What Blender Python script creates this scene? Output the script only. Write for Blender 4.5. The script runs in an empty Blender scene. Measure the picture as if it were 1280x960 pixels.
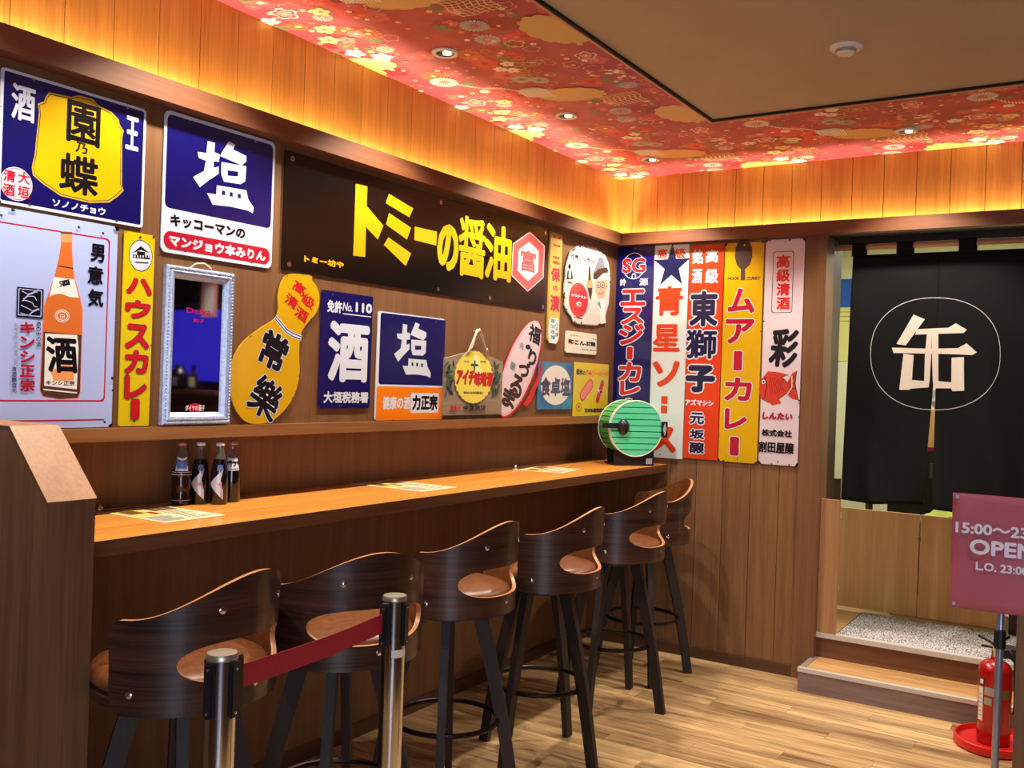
import bpy, bmesh, math, random
from mathutils import Vector, Matrix
random.seed(7)
sc = bpy.context.scene
COL = sc.collection
PI = math.pi

# ------------------------------------------------------------------ camera
F_PX, YAW, PIT, ROL = 1191.17, math.radians(32.5708), math.radians(0.0907), math.radians(1.9325)
CAM = Vector((2.5303, -5.0581, 1.5))
cF = Vector((-math.sin(YAW)*math.cos(PIT), math.cos(YAW)*math.cos(PIT), -math.sin(PIT)))
_r = Vector((math.cos(YAW), math.sin(YAW), 0)); _u = _r.cross(cF)
cR = _r*math.cos(ROL) + _u*math.sin(ROL); cU = -_r*math.sin(ROL) + _u*math.cos(ROL)
cam = bpy.data.cameras.new('camera'); camo = bpy.data.objects.new('camera', cam); COL.objects.link(camo)
cam.sensor_width = 36; cam.lens = F_PX/1280*36; cam.clip_start = 0.05
M = Matrix((cR, cU, -cF)).transposed().to_4x4(); M.translation = CAM
camo.matrix_world = M; sc.camera = camo
def ray(px, py): return cF + cR*((px-640)/F_PX) - cU*((py-480)/F_PX)
def on(px, py, ax, val):
    d = ray(px, py); return CAM + d*((val-CAM[ax])/d[ax])

# ------------------------------------------------------------------ world, lights, exposure
w = bpy.data.worlds.new('world'); sc.world = w; w.use_nodes = True
w.node_tree.nodes['Background'].inputs[0].default_value = (0.55, 0.6, 0.75, 1)
w.node_tree.nodes['Background'].inputs[1].default_value = 0.05
sc.view_settings.view_transform = 'Standard'; sc.view_settings.look = 'None'
sc.view_settings.exposure = 0.5; sc.view_settings.gamma = 1
ZC = 2.718
def area(name, loc, sx, sy, power, col, direction):
    l = bpy.data.lights.new(name, 'AREA'); l.shape = 'RECTANGLE'; l.size = sx; l.size_y = sy; l.energy = power; l.color = col
    o = bpy.data.objects.new(name, l); COL.objects.link(o); o.location = loc
    o.rotation_euler = Vector(direction).to_track_quat('-Z', 'Y').to_euler(); return o
LED = (1.0, 0.80, 0.46)
def led(name, loc, length, along, power):
    l = bpy.data.lights.new(name, 'AREA'); l.shape = 'RECTANGLE'; l.energy = power; l.color = LED
    l.size = length if along == 'x' else 0.02; l.size_y = 0.02 if along == 'x' else length
    o = bpy.data.objects.new(name, l); COL.objects.link(o); o.location = loc; o.rotation_euler = (PI, 0, 0)
led('cove_light_left', (0.022, -2.9, 2.345), 5.7, 'y', 27)
led('cove_light_back', (1.95, -0.022, 2.345), 3.8, 'x', 18)
DOWN = [(0.38, -0.39), (0.38, -1.31), (0.38, -2.23), (0.38, -3.15), (0.38, -4.07), (1.667, -0.416), (2.95, -0.42)]
def spot(name, loc, power, col=(1, .92, .78), ang=112, size=.03, blend=.45):
    l = bpy.data.lights.new(name, 'SPOT'); l.energy = power; l.color = col; l.spot_size = math.radians(ang); l.spot_blend = blend; l.shadow_soft_size = size
    o = bpy.data.objects.new(name, l); COL.objects.link(o); o.location = loc
for x, y in DOWN: spot('downlight_lamp', (x, y, ZC-.03), 58)
for x, y, e_ in [(2.3, -1.05, 44), (2.7, -2.9, 26), (3.2, -4.6, 30)]: spot('room_fill', (x, y, ZC-.03), e_, (1, .92, .80), 98, .04, .6)  # added fill spots without fittings, placed to brighten the swing doors and floor
area('cool_side_fill', (4.12, -6.2, 1.35), 2.6, 2.0, 92, (.60, .74, 1.0), (-.8, .6, 0))  # added cool fill out of view: lifts the partition, streaks the posts
area('kitchen_light', (1.7, 1.3, 2.62), 1.2, 1.2, 26, (1, .97, .88), (0, 0, -1))

# ------------------------------------------------------------------ materials
def lin(c):
    return tuple(((v/255)/12.92 if v/255 <= .04045 else ((v/255+.055)/1.055)**2.4) for v in c) + (1,)
MC = {}
def mat(name, rgb=(128, 128, 128), rough=.5, metal=0, coat=0, emit=None, alpha=None, spec=None):
    if name in MC: return MC[name]
    m = bpy.data.materials.new(name); m.use_nodes = True; b = m.node_tree.nodes['Principled BSDF']
    b.inputs['Base Color'].default_value = lin(rgb); b.inputs['Roughness'].default_value = rough; b.inputs['Metallic'].default_value = metal
    b.inputs['Coat Weight'].default_value = coat; b.inputs['Coat Roughness'].default_value = .12
    if spec is not None: b.inputs['Specular IOR Level'].default_value = spec
    if emit: b.inputs['Emission Color'].default_value = lin(emit[0]); b.inputs['Emission Strength'].default_value = emit[1]
    MC[name] = m; return m
def speckle(name, rgb, rgb2, scale=30, rough=.5, amount=.5, bump=0, detail=3, coat=0, metal=0, w0=.35, w1=.65):
    m = mat(name, rgb, rough, metal, coat); nt = m.node_tree; b = nt.nodes['Principled BSDF']
    tc = nt.nodes.new('ShaderNodeTexCoord'); n = nt.nodes.new('ShaderNodeTexNoise'); n.inputs['Scale'].default_value = scale; n.inputs['Detail'].default_value = detail
    r = nt.nodes.new('ShaderNodeValToRGB'); r.color_ramp.elements[0].position = w0; r.color_ramp.elements[1].position = w1
    r.color_ramp.elements[0].color = lin(rgb); c2 = [a*(1-amount)+c*amount for a, c in zip(rgb, rgb2)]; r.color_ramp.elements[1].color = lin(c2)
    nt.links.new(tc.outputs['Object'], n.inputs['Vector']); nt.links.new(n.outputs['Fac'], r.inputs['Fac']); nt.links.new(r.outputs['Color'], b.inputs['Base Color'])
    if bump:
        bp = nt.nodes.new('ShaderNodeBump'); bp.inputs['Strength'].default_value = bump; bp.inputs['Distance'].default_value = .003
        nt.links.new(n.outputs['Fac'], bp.inputs['Height']); nt.links.new(bp.outputs['Normal'], b.inputs['Normal'])
    return m
def wood(name, dark, light, grain='z', rough=.42, fine=150, vary=.18, stretch=.03, coat=0.0, streak=.5):
    """procedural veneer: noise stretched along the grain axis, random tone per board"""
    m = mat(name, dark, rough, 0, coat); nt = m.node_tree; b = nt.nodes['Principled BSDF']; N = nt.nodes.new; Lk = nt.links.new
    tc = N('ShaderNodeTexCoord'); oi = N('ShaderNodeObjectInfo'); mp = N('ShaderNodeMapping'); ad = N('ShaderNodeVectorMath'); ad.operation = 'ADD'
    mul = N('ShaderNodeMath'); mul.operation = 'MULTIPLY'; mul.inputs[1].default_value = 37
    Lk(oi.outputs['Random'], mul.inputs[0]); Lk(tc.outputs['Object'], ad.inputs[0]); Lk(mul.outputs[0], ad.inputs[1]); Lk(ad.outputs[0], mp.inputs['Vector'])
    s = [1, 1, 1]
    for g in grain: s['xyz'.index(g)] = stretch
    mp.inputs['Scale'].default_value = s
    n1 = N('ShaderNodeTexNoise'); n1.inputs['Scale'].default_value = fine; n1.inputs['Detail'].default_value = 4
    n2 = N('ShaderNodeTexNoise'); n2.inputs['Scale'].default_value = fine*.16; n2.inputs['Detail'].default_value = 3
    Lk(mp.outputs[0], n1.inputs['Vector']); Lk(mp.outputs[0], n2.inputs['Vector'])
    mx = N('ShaderNodeMix'); mx.data_type = 'FLOAT'; mx.inputs[0].default_value = streak
    Lk(n1.outputs['Fac'], mx.inputs[2]); Lk(n2.outputs['Fac'], mx.inputs[3])
    r = N('ShaderNodeValToRGB'); r.color_ramp.elements[0].position = .36; r.color_ramp.elements[1].position = .64
    r.color_ramp.elements[0].color = lin(dark); r.color_ramp.elements[1].color = lin(light); Lk(mx.outputs[0], r.inputs['Fac'])
    hs = N('ShaderNodeHueSaturation'); mr = N('ShaderNodeMapRange'); mr.inputs[3].default_value = 1-vary; mr.inputs[4].default_value = 1+vary
    Lk(oi.outputs['Random'], mr.inputs[0]); Lk(mr.outputs[0], hs.inputs['Value']); Lk(r.outputs['Color'], hs.inputs['Color']); Lk(hs.outputs['Color'], b.inputs['Base Color'])
    bp = N('ShaderNodeBump'); bp.inputs['Strength'].default_value = .12; bp.inputs['Distance'].default_value = .002
    Lk(mx.outputs[0], bp.inputs['Height']); Lk(bp.outputs['Normal'], b.inputs['Normal'])
    return m
W_UP = wood('cedar_plank', (176, 112, 44), (206, 140, 64), 'z', .45, 170, .06)
W_SIGN = wood('brown_veneer', (104, 68, 40), (124, 84, 50), 'z', .5, 120, 0)
W_BACK = wood('warm_brown_plank', (112, 76, 46), (142, 100, 64), 'z', .45, 150, .05)
W_BEAM = wood('reddish_beam', (96, 54, 28), (114, 66, 36), 'y', .6, 110, .0)
W_BEAMX = wood('reddish_beam_cross', (96, 54, 28), (114, 66, 36), 'x', .45, 110, .0)
W_LEDGE = wood('ledge_wood', (118, 78, 42), (148, 100, 58), 'y', .42, 110, 0)
W_TOP = wood('counter_wood', (200, 124, 44), (230, 156, 70), 'y', .33, 80, 0, .05, coat=.25)
W_TOPE = wood('counter_edge', (92, 58, 34), (120, 78, 48), 'y', .4, 90, 0)
W_PART = wood('partition_veneer', (98, 68, 44), (122, 88, 60), 'z', .5, 130, 0)
W_PARTX = wood('partition_cap_veneer', (140, 90, 44), (168, 112, 60), 'x', .45, 110, 0)
W_CASE = wood('door_casing_wood', (106, 70, 43), (126, 86, 55), 'z', .45, 110, 0)
W_JAMB = wood('dark_jamb_wood', (52, 30, 20), (70, 42, 28), 'z', .45, 110, 0)
W_DOOR = wood('swing_door_wood', (216, 164, 106), (232, 184, 128), 'z', .5, 110, .02)
W_BOARD = wood('side_board_wood', (160, 116, 74), (178, 132, 88), 'z', .5, 110, 0)
W_FLOOR = wood('floor_vinyl', (118, 84, 52), (222, 184, 130), 'x', .4, 55, .13, .07, streak=.6)
W_STEP = wood('step_riser_vinyl', (108, 88, 84), (140, 118, 112), 'x', .45, 60, 0, .07)
W_STEPT = wood('step_tread_vinyl', (150, 104, 58), (208, 162, 104), 'x', .45, 60, 0, .07)
W_RISE = wood('upper_riser_wood', (104, 64, 36), (124, 80, 48), 'x', .5, 90, 0)
W_BASE = wood('baseboard_wood', (74, 48, 28), (92, 60, 36), 'x', .45, 90, 0)
W_STOOL = wood('walnut_shell', (28, 16, 14), (76, 46, 36), 'xy', .32, 260, .05, .02, coat=.3)
W_LEG = wood('walnut_leg', (26, 16, 13), (44, 28, 22), 'z', .62, 130, .05)
EDGE = mat('ply_edge', (190, 130, 84), .35)
LEATHER = speckle('tan_leather', (104, 58, 28), (128, 76, 38), 60, .36, 1, .15)
BLACKW = mat('matt_black', (12, 11, 12), .5)
CHROME = mat('brushed_steel', (205, 202, 198), .22, 1); POLE = mat('polished_pole', (200, 198, 196), .13, 1)
STEEL = mat('bright_steel', (220, 218, 214), .15, 1)
DARKM = mat('dark_metal', (52, 42, 38), .3, .9)
DARK = mat('dark_gap', (18, 12, 9), .8)
def en(name, rgb, rough=.22): return mat('enamel_'+name, rgb, rough, 0, .35)
NAVY = en('navy', (14, 12, 84)); WHITE = en('white', (206, 212, 224)); YEL = en('yellow', (210, 164, 8)); RED = en('red', (190, 26, 30)); BLK = en('black', (16, 15, 20))
CRIM = en('crimson', (172, 22, 48)); VERM = en('vermilion', (206, 58, 24)); LILAC = en('pale_blue_white', (172, 186, 232)); LEMON = en('lemon', (212, 186, 14))
ORNG = en('orange', (232, 122, 14)); PINKW = en('pinkish_white', (216, 198, 204)); CREAM = en('cream', (222, 214, 190)); RUST = mat('rust', (46, 28, 20), .8); DNAVY = en('deep_navy', (24, 26, 66))
BORANGE = mat('print_orange', (204, 104, 40), .4); LORANGE = mat('print_light_orange', (230, 150, 90), .4); GREYT = mat('print_grey', (120, 120, 130), .5); PINK = mat('print_pink', (222, 130, 130), .4)
SKIN = mat('print_skin', (196, 160, 132), .5); DGREEN = mat('print_green', (50, 84, 52), .5); TEAL = mat('print_teal', (70, 140, 170), .5); DKBR = mat('print_brown', (72, 42, 26), .5)
WHP = mat('print_white', (228, 224, 214), .5); LIME = mat('lime_cloth', (190, 200, 80), .8)

# ------------------------------------------------------------------ mesh helpers
def link(name, me, parent=None, mats=()):
    o = bpy.data.objects.new(name, me); COL.objects.link(o)
    for m in mats: me.materials.append(m)
    if parent is not None: o.parent = parent
    return o
def build(name, V, Fc, mats, parent=None, mi=None, smooth=False):
    me = bpy.data.meshes.new(name); me.from_pydata([tuple(v) for v in V], [], Fc)
    if mi: me.polygons.foreach_set('material_index', mi)
    if smooth: me.polygons.foreach_set('use_smooth', [True]*len(me.polygons))
    me.update()
    if not isinstance(mats, (list, tuple)): mats = [mats]
    return link(name, me, parent, mats)
def bevel(o, wd, seg=2):
    bm = bmesh.new(); bm.from_mesh(o.data)
    bmesh.ops.bevel(bm, geom=[e for e in bm.edges if e.calc_face_angle(0) > .6], offset=wd, segments=seg, affect='EDGES', clamp_overlap=True)
    bm.to_mesh(o.data); bm.free(); return o
def boxv(x0, x1, y0, y1, z0, z1):
    V = [(x0, y0, z0), (x1, y0, z0), (x1, y1, z0), (x0, y1, z0), (x0, y0, z1), (x1, y0, z1), (x1, y1, z1), (x0, y1, z1)]
    return V, [(0, 3, 2, 1), (4, 5, 6, 7), (0, 1, 5, 4), (1, 2, 6, 5), (2, 3, 7, 6), (3, 0, 4, 7)]
def box(name, x0, x1, y0, y1, z0, z1, m, parent=None, bv=0):
    V, Fc = boxv(x0, x1, y0, y1, z0, z1); o = build(name, V, Fc, m, parent)
    if bv: bevel(o, bv)
    return o
def merge(parts):
    V, Fc = [], []
    for v, f in parts:
        n = len(V); V += list(v); Fc += [tuple(i+n for i in q) for q in f]
    return V, Fc
def lathe(prof, n=32, c=(0, 0), z0=0):
    V, Fc = [], []
    for r, z in prof:
        for i in range(n): a = 2*PI*i/n; V.append((c[0]+r*math.cos(a), c[1]+r*math.sin(a), z+z0))
    for j in range(len(prof)-1):
        for i in range(n):
            k = (i+1) % n; Fc.append((j*n+i, j*n+k, (j+1)*n+k, (j+1)*n+i))
    Fc.append(tuple(range(n-1, -1, -1))); Fc.append(tuple(range((len(prof)-1)*n, len(prof)*n)))
    return V, Fc
def tube(pts, r, n=8, closed=False, flat=1):
    pts = [Vector(p) for p in pts]; V, Fc = [], []; m = len(pts)
    rr = r if isinstance(r, (list, tuple)) else [r]*m
    for i, p in enumerate(pts):
        a = pts[i-1] if (i > 0 or closed) else p; b = pts[(i+1) % m] if (i < m-1 or closed) else p
        t = (b-a).normalized(); s = t.cross(Vector((0, 0, 1)))
        if s.length < .01: s = Vector((1, 0, 0))
        s.normalize(); q = s.cross(t)
        for k in range(n):
            an = 2*PI*k/n; V.append(tuple(p + s*math.cos(an)*rr[i] + q*math.sin(an)*rr[i]*flat))
    for i in range(m if closed else m-1):
        j = (i+1) % m
        for k in range(n): l = (k+1) % n; Fc.append((i*n+k, i*n+l, j*n+l, j*n+k))
    if not closed: Fc.append(tuple(range(n-1, -1, -1))); Fc.append(tuple(range((m-1)*n, m*n)))
    return V, Fc
def thing(name, label, cat, loc=(0, 0, 0), rz=0, group=None):
    o = bpy.data.objects.new(name, None); COL.objects.link(o); o.location = loc; o.rotation_euler = (0, 0, rz)
    o.empty_display_size = .05; tag(o, label, cat, group); return o
def tag(o, label, cat, group=None):
    o['label'] = label; o['category'] = cat
    if group: o['group'] = group
    return o
def struct(o): o['kind'] = 'structure'; return o

# ------------------------------------------------------------------ glyphs
_cu = bpy.data.curves.new('glyph', 'FONT'); _cu.resolution_u = 3; _go = bpy.data.objects.new('glyph', _cu)
COL.objects.link(_go); _G = {}
def glyph(s):
    if s in _G: return _G[s]
    _cu.body = s; bpy.context.view_layer.update(); dg = bpy.context.evaluated_depsgraph_get()
    me = bpy.data.meshes.new_from_object(_go.evaluated_get(dg))
    V = [(v.co.x, v.co.y) for v in me.vertices]; Fc = [tuple(p.vertices) for p in me.polygons]
    bpy.data.meshes.remove(me); _G[s] = (V, Fc); return _G[s]

class Board:
    """Flat sign. Local frame: x right, z up, -y towards the viewer. Prints are stacked in tiny steps on the face."""
    def __init__(s, name, label, cat, plane, u0, u1, v0, v1, off=.003, th=.004, group=None):
        s.pl, s.u0, s.u1, s.v0, s.v1 = plane, u0, u1, v0, v1; s.off, s.th = off, th
        s.cu = (u0+u1)/2
        loc = (off, s.cu, v0) if plane == 'L' else (s.cu, -off, v0)
        s.root = thing(name, label, cat, loc, PI/2 if plane == 'L' else 0, group)
        s.P = {}; s.k = 0; s.serial = 0; s.ox, s.oy, s.sc = 0, 0, 1; s.d = off+th
    def crop(s, ox, oy, scale): s.ox, s.oy, s.sc = ox, oy, scale; return s
    def p(s, x, y):   # a point measured on the sign -> local (u, v)
        q = on(s.ox+x*s.sc, s.oy+y*s.sc, 0 if s.pl == 'L' else 1, s.d if s.pl == 'L' else -s.d)
        return ((q.y if s.pl == 'L' else q.x)-s.cu, q.z-s.v0)
    def f(s, fx, fy): return ((fx-.5)*(s.u1-s.u0), (1-fy)*(s.v1-s.v0))
    def layer(s): s.k += 1; return -s.th - .00007*s.k - .0001
    def add(s, part, m, pts2, faces, y=None):
        y = s.layer() if y is None else y
        if part in ('printed_panel', 'lettering'):
            xs = [q[0] for q in pts2]; zs = [q[1] for q in pts2]; big = (max(xs)-min(xs))*(max(zs)-min(zs)) > .0012
            part = (part, s.serial if part == 'lettering' else s.k) if big else ('fine_print' if part == 'printed_panel' else 'fine_lettering')
        d = s.P.setdefault(part, ([], [], [], []))
        V, Fc, mi, mats = d
        if m not in mats: mats.append(m)
        n = len(V); V += [(a, y, b) for a, b in pts2]; Fc += [tuple(i+n for i in q) for q in faces]; mi += [mats.index(m)]*len(faces)
    def poly(s, pts, m, part='printed_panel', y=None):
        A = sum(pts[i][0]*pts[(i+1) % len(pts)][1]-pts[(i+1) % len(pts)][0]*pts[i][1] for i in range(len(pts)))
        if A < 0: pts = pts[::-1]
        s.add(part, m, pts, [tuple(range(len(pts)))], y)
    def plate(s, pts, m, name='plate', th=None):
        th = th or s.th
        A = sum(pts[i][0]*pts[(i+1) % len(pts)][1]-pts[(i+1) % len(pts)][0]*pts[i][1] for i in range(len(pts)))
        if A < 0: pts = pts[::-1]
        n = len(pts); V = [(a, -th, b) for a, b in pts]+[(a, 0, b) for a, b in pts]
        Fc = [tuple(range(n)), tuple(range(2*n-1, n-1, -1))]+[(i, i+n, (i+1) % n+n, (i+1) % n) for i in range(n)]
        return build(name, V, Fc, m, s.root)
    def rr(s, x0, x1, z0, z1, r, n=4):
        out = []
        for cx, cz, a0 in ((x1-r, z0+r, -PI/2), (x1-r, z1-r, 0), (x0+r, z1-r, PI/2), (x0+r, z0+r, PI)):
            for i in range(n+1): a = a0+PI/2*i/n; out.append((cx+r*math.cos(a), cz+r*math.sin(a)))
        return out
    def full(s, inset=0, r=.008): h = (s.u1-s.u0)/2; return s.rr(-h+inset, h-inset, inset, s.v1-s.v0-inset, max(r-inset*.3, .002))
    def rect(s, x0, y0, x1, y1, m, r=.002, part='printed_panel'):
        a, b = s.p(x0, y0), s.p(x1, y1); s.poly(s.rr(a[0], b[0], b[1], a[1], r), m, part)
    def ell(s, cx, cy, rx, rz, m, part='printed_panel', rot=0, n=36):   # centre measured, radii in metres
        c = s.p(cx, cy) if not isinstance(cx, tuple) else cx
        pts = []
        for i in range(n):
            a = 2*PI*i/n; x, z = rx*math.cos(a), rz*math.sin(a); pts.append((c[0]+x*math.cos(rot)-z*math.sin(rot), c[1]+x*math.sin(rot)+z*math.cos(rot)))
        s.poly(pts, m, part)
    def mp(s, pts, m, part='printed_panel'): s.serial += 1; s.poly([s.p(*q) for q in pts], m, part)
    def line(s, pts, wd, m, part='printed_panel', local=False, closed=False):
        P = [Vector(q if local else s.p(*q)) for q in pts]; y = s.layer(); n = len(P)
        L, R = [], []
        for i in range(n):
            a = P[i-1] if (i or closed) else P[i]; b = P[(i+1) % n] if (i < n-1 or closed) else P[i]
            t = (b-a); t = t.normalized() if t.length else Vector((1, 0)); nn = Vector((-t[1], t[0]))*wd/2
            L.append(tuple(P[i]+nn)); R.append(tuple(P[i]-nn))
        V = L+R; Fc = [(i, n+i, n+(i+1) % n, (i+1) % n) for i in range(n if closed else n-1)]
        s.add(part, m, V, Fc, y)
    def text(s, t, x0, y0, x1, y1, m, bold=0, out=None, rot=0, part='lettering', local=False, vert=False, shear=0):
        s.serial += 1
        a, b = ((x0, y0), (x1, y1)) if local else (s.p(x0, y0), s.p(x1, y1))
        if t == '|':   # upright long-vowel bar
            V, Fc = [(0, 0), (1, 0), (1, 1), (0, 1)], [(0, 1, 2, 3)]
        else: V, Fc = glyph(t)
        xs = [v[0] for v in V]; ys = [v[1] for v in V]; mx, Mx, my, My = min(xs), max(xs), min(ys), max(ys)
        cx, cz = (a[0]+b[0])/2, (a[1]+b[1])/2; W, H = abs(b[0]-a[0]), abs(a[1]-b[1])
        P = []
        for x, z in V:
            x = ((x-mx)/(Mx-mx)-.5); z = ((z-my)/max(My-my, 1e-6)-.5)
            x, z = x*(W-2*bold)+shear*z*H, z*(H-2*bold)
            P.append((cx+x*math.cos(rot)-z*math.sin(rot), cz+x*math.sin(rot)+z*math.cos(rot)))
        def stamp(mm, rad):
            y = s.layer(); s.add(part, mm, P, Fc, y)
            if rad > 0:
                for k in range(8):
                    an = PI/4*k; s.add(part, mm, [(q[0]+rad*math.cos(an), q[1]+rad*math.sin(an)) for q in P], Fc, y-.000006*(k+1))
        if out: stamp(out[0], bold+out[1])
        stamp(m, bold)
    def column(s, t, x0, y0, x1, y1, m, bold=0, out=None, gap=.06, shift=0):
        n = len(t)
        for i, ch in enumerate(t):
            a = y0+(y1-y0)*i/n; h = (y1-y0)/n; sx = shift*i
            c = '|' if ch == 'ー' else ch
            xa, xb = (x0, x1) if c != '|' else ((x0+x1)/2-(x1-x0)*.12, (x0+x1)/2+(x1-x0)*.12)
            s.text(c, xa+sx, a+h*gap, xb+sx, a+h*(1-gap), m, bold, out)
    def chips(s, n, pts=None, size=.006, m=None):
        pts = pts or s.full(); y = s.layer()
        for _ in range(n):
            i = random.randrange(len(pts)); a, b = Vector(pts[i]), Vector(pts[(i+1) % len(pts)])
            t = random.random(); c = a.lerp(b, t); r = size*random.uniform(.3, 1)
            c = c + (Vector(s.ctr())-c).normalized()*r*.6
            s.add('rust_chips', m or RUST, [(c[0]+r*random.uniform(.6, 1)*math.cos(k*PI/3), c[1]+r*random.uniform(.4, .9)*math.sin(k*PI/3)) for k in range(6)], [(0, 1, 2, 3, 4, 5)], y)
    def ctr(s): return (0, (s.v1-s.v0)/2)
    def holes(s, *pts):
        for q in pts:
            c = s.f(*q); s.add('screw', CHROME, [(c[0]+.004*math.cos(k*PI/4), c[1]+.004*math.sin(k*PI/4)) for k in range(8)], [tuple(range(8))])
            s.add('screw', DKBR, [(c[0]+.0015*math.cos(k*PI/4), c[1]+.0015*math.sin(k*PI/4)) for k in range(8)], [tuple(range(8))])
    def done(s):
        for k, (V, Fc, mi, mats) in s.P.items():
            o = build(k if isinstance(k, str) else k[0], V, Fc, mats, s.root, mi)
            if k in ('fine_print', 'fine_lettering', 'rust_chips', 'screw', 'grommet'): o['kind'] = 'stuff' 
        return s.root

# ================================================================== THE ROOM
XL = -0.12            # recessed lower part of the left wall
CX0, CY0 = 0.92, -0.92
YB, XR = -7.8, 4.2
floor = struct(box('floor', XL-.1, XR, YB, 0.3, -.12, -.003, W_FLOOR))
floor.data.materials[0] = DKBR
bl, bw = .905, .118; k = 0
fm = {}
for r in range(46):
    y1 = 0.0 - r*bw; x = XL - (r*.37 % 1)*bl
    while x < 3.0:
        a, b = max(x, XL), min(x+bl, 3.0); x += bl
        if b-a < .02 or y1 < -5.2: continue
        key = round(b-a, 3)
        if key not in fm:
            V, Fc = boxv(0, b-a-.0012, -bw+.0010, 0, -.003, 0); me = bpy.data.meshes.new('floor_board'); me.from_pydata(V, [], Fc); me.materials.append(W_FLOOR); fm[key] = me
        o = bpy.data.objects.new('floor_board', fm[key]); COL.objects.link(o); o.parent = floor; o.location = (a, y1, 0)
# left wall: recessed lower wall, sign wall, upper planks
wl = struct(box('wall_left', XL-.1, XL, YB, 0.1, 0, 1.3, W_SIGN))
sw = box('sign_panel', XL-.1, 0, YB, 0.0, 1.325, 2.33, W_SIGN, wl)
bk = box('backing', XL-.1, -.012, YB, 0.0, 2.33, ZC+.05, DARK, wl)
lg = box('ledge', XL, .03, YB, 0, 1.285, 1.325, W_LEDGE, wl, .0015)
PW = .155
pm = bpy.data.meshes.new('plank'); V, Fc = boxv(-.012, 0, .0014, PW-.0014, 0, ZC-2.33); pm.from_pydata(V, [], Fc); pm.materials.append(W_UP)
for i in range(38):
    o = bpy.data.objects.new('plank', pm); COL.objects.link(o); o.parent = wl; o.location = (0, -.085-(i+1)*PW, 2.33)
box('plank', -.012, 0, -.085+.0014, -.0005, 2.33, ZC, W_UP, wl)
struct(box('baseboard_left', XL, XL+.012, YB, 0, 0, .0614, W_BASE))
# back wall
wb = struct(box('wall_back', XL-.1, 1.112, .012, .14, 0, 2.33, DARK))
pb = bpy.data.meshes.new('plank'); V, Fc = boxv(.0014, PW-.0014, 0, .012, 0, 2.26); pb.from_pydata(V, [], Fc); pb.materials.append(W_BACK)
x = 0.0785
edges = [XL]+[.0785+PW*i for i in range(7)]+[1.112]
for i in range(len(edges)-1):
    a, b = edges[i], edges[i+1]; box('plank', a+.0014, b-.0014, 0, .012, .06, 2.33, W_BACK, wb)
ub = box('upper_backing', XL-.1, XR, .012, .14, 2.33, ZC+.05, DARK, wb)
pu = bpy.data.meshes.new('plank'); V, Fc = boxv(.0014, PW-.0014, 0, .012, 0, ZC-2.33); pu.from_pydata(V, [], Fc); pu.materials.append(W_UP)
for i in range(27):
    o = bpy.data.objects.new('plank', pu); COL.objects.link(o); o.parent = wb; o.location = (.0945-PW+i*PW, 0, 2.33)
box('wall_panel', 2.3, XR, 0, .14, 0, 2.33, W_BACK, wb)
struct(box('baseboard_back', XL, 1.112, -.012, 0, 0, .0614, W_BASE))
# beams with the light trough behind their lip
for nm, (a, b, c, d), m in (('trim_1', (0, .062, YB, -.062), W_BEAM), ('trim_2', (0, XR, -.062, 0), W_BEAMX)):
    if nm == 'trim_1': V, Fc = merge([boxv(0, .062, YB, -.062, 2.319, 2.331), boxv(.050, .062, YB, -.062, 2.331, 2.388)])
    else: V, Fc = merge([boxv(0, XR, -.062, 0, 2.319, 2.331), boxv(.050, XR, -.062, -.050, 2.331, 2.388)])
    t = struct(build(nm, V, Fc, m)); t['label'] = 'reddish brown beam hiding the cove light'
# ceiling: patterned border and raised brown field
ce = struct(build('ceiling', *merge([boxv(XL-.1, CX0, YB, .14, ZC, ZC+.08), boxv(CX0, XR, CY0, .14, ZC, ZC+.08), boxv(3.3, XR, YB, CY0, ZC, ZC+.08)]), speckle('wallpaper_red', (158, 52, 74), (178, 72, 88), 9, .55, 1)))
box('field', CX0-.1, 3.4, YB, CY0+.1, ZC+.010, ZC+.06, speckle('brown_ceiling', (172, 158, 132), (178, 164, 138), 3, .7, 1), ce)
V, Fc = merge([boxv(CX0-.006, CX0+.004, YB, CY0+.006, ZC-.004, ZC+.004), boxv(CX0-.006, 3.3, CY0-.004, CY0+.006, ZC-.004, ZC+.004)])
build('edge_bead', V, Fc, mat('bead_wood', (190, 130, 90), .4), ce)
V, Fc = merge([boxv(CX0+.004, CX0+.012, YB, CY0, ZC+.0, ZC+.010), boxv(CX0, 3.3, CY0-.012, CY0-.004, ZC+.0, ZC+.010)])
build('shadow_gap', V, Fc, DARK, ce)

# printed kimono pattern of the wallpaper (flat print on the ceiling)
class Print:
    def __init__(s): s.V, s.F, s.mi, s.M = [], [], [], []
    def add(s, pts, m, lev):
        s.q = getattr(s, 'q', 0)+1
        if m not in s.M: s.M.append(m)
        n = len(s.V); z = ZC-.0004-.00030*lev-(s.q % 56)*.000005
        A = sum(pts[i][0]*pts[(i+1) % len(pts)][1]-pts[(i+1) % len(pts)][0]*pts[i][1] for i in range(len(pts)))
        if A > 0: pts = pts[::-1]
        s.V += [(x, y, z) for x, y in pts]; s.F.append(tuple(range(n, n+len(pts)))); s.mi.append(s.M.index(m))
pr = Print()
def pm_(n, c): return mat('paper_'+n, c, .5)
cW, cP, cDP, cY, cGo, cG, cO, cB, cR2, cDR = pm_('white', (240, 236, 226)), pm_('pink', (226, 136, 134)), pm_('rose', (200, 84, 96)), pm_('yellow', (232, 210, 146)), pm_('gold', (200, 168, 104)), pm_('green', (112, 118, 84)), pm_('orange', (216, 116, 70)), pm_('blue', (176, 192, 196)), pm_('bright_red', (206, 50, 60)), pm_('dark_red', (146, 34, 50))
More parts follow.
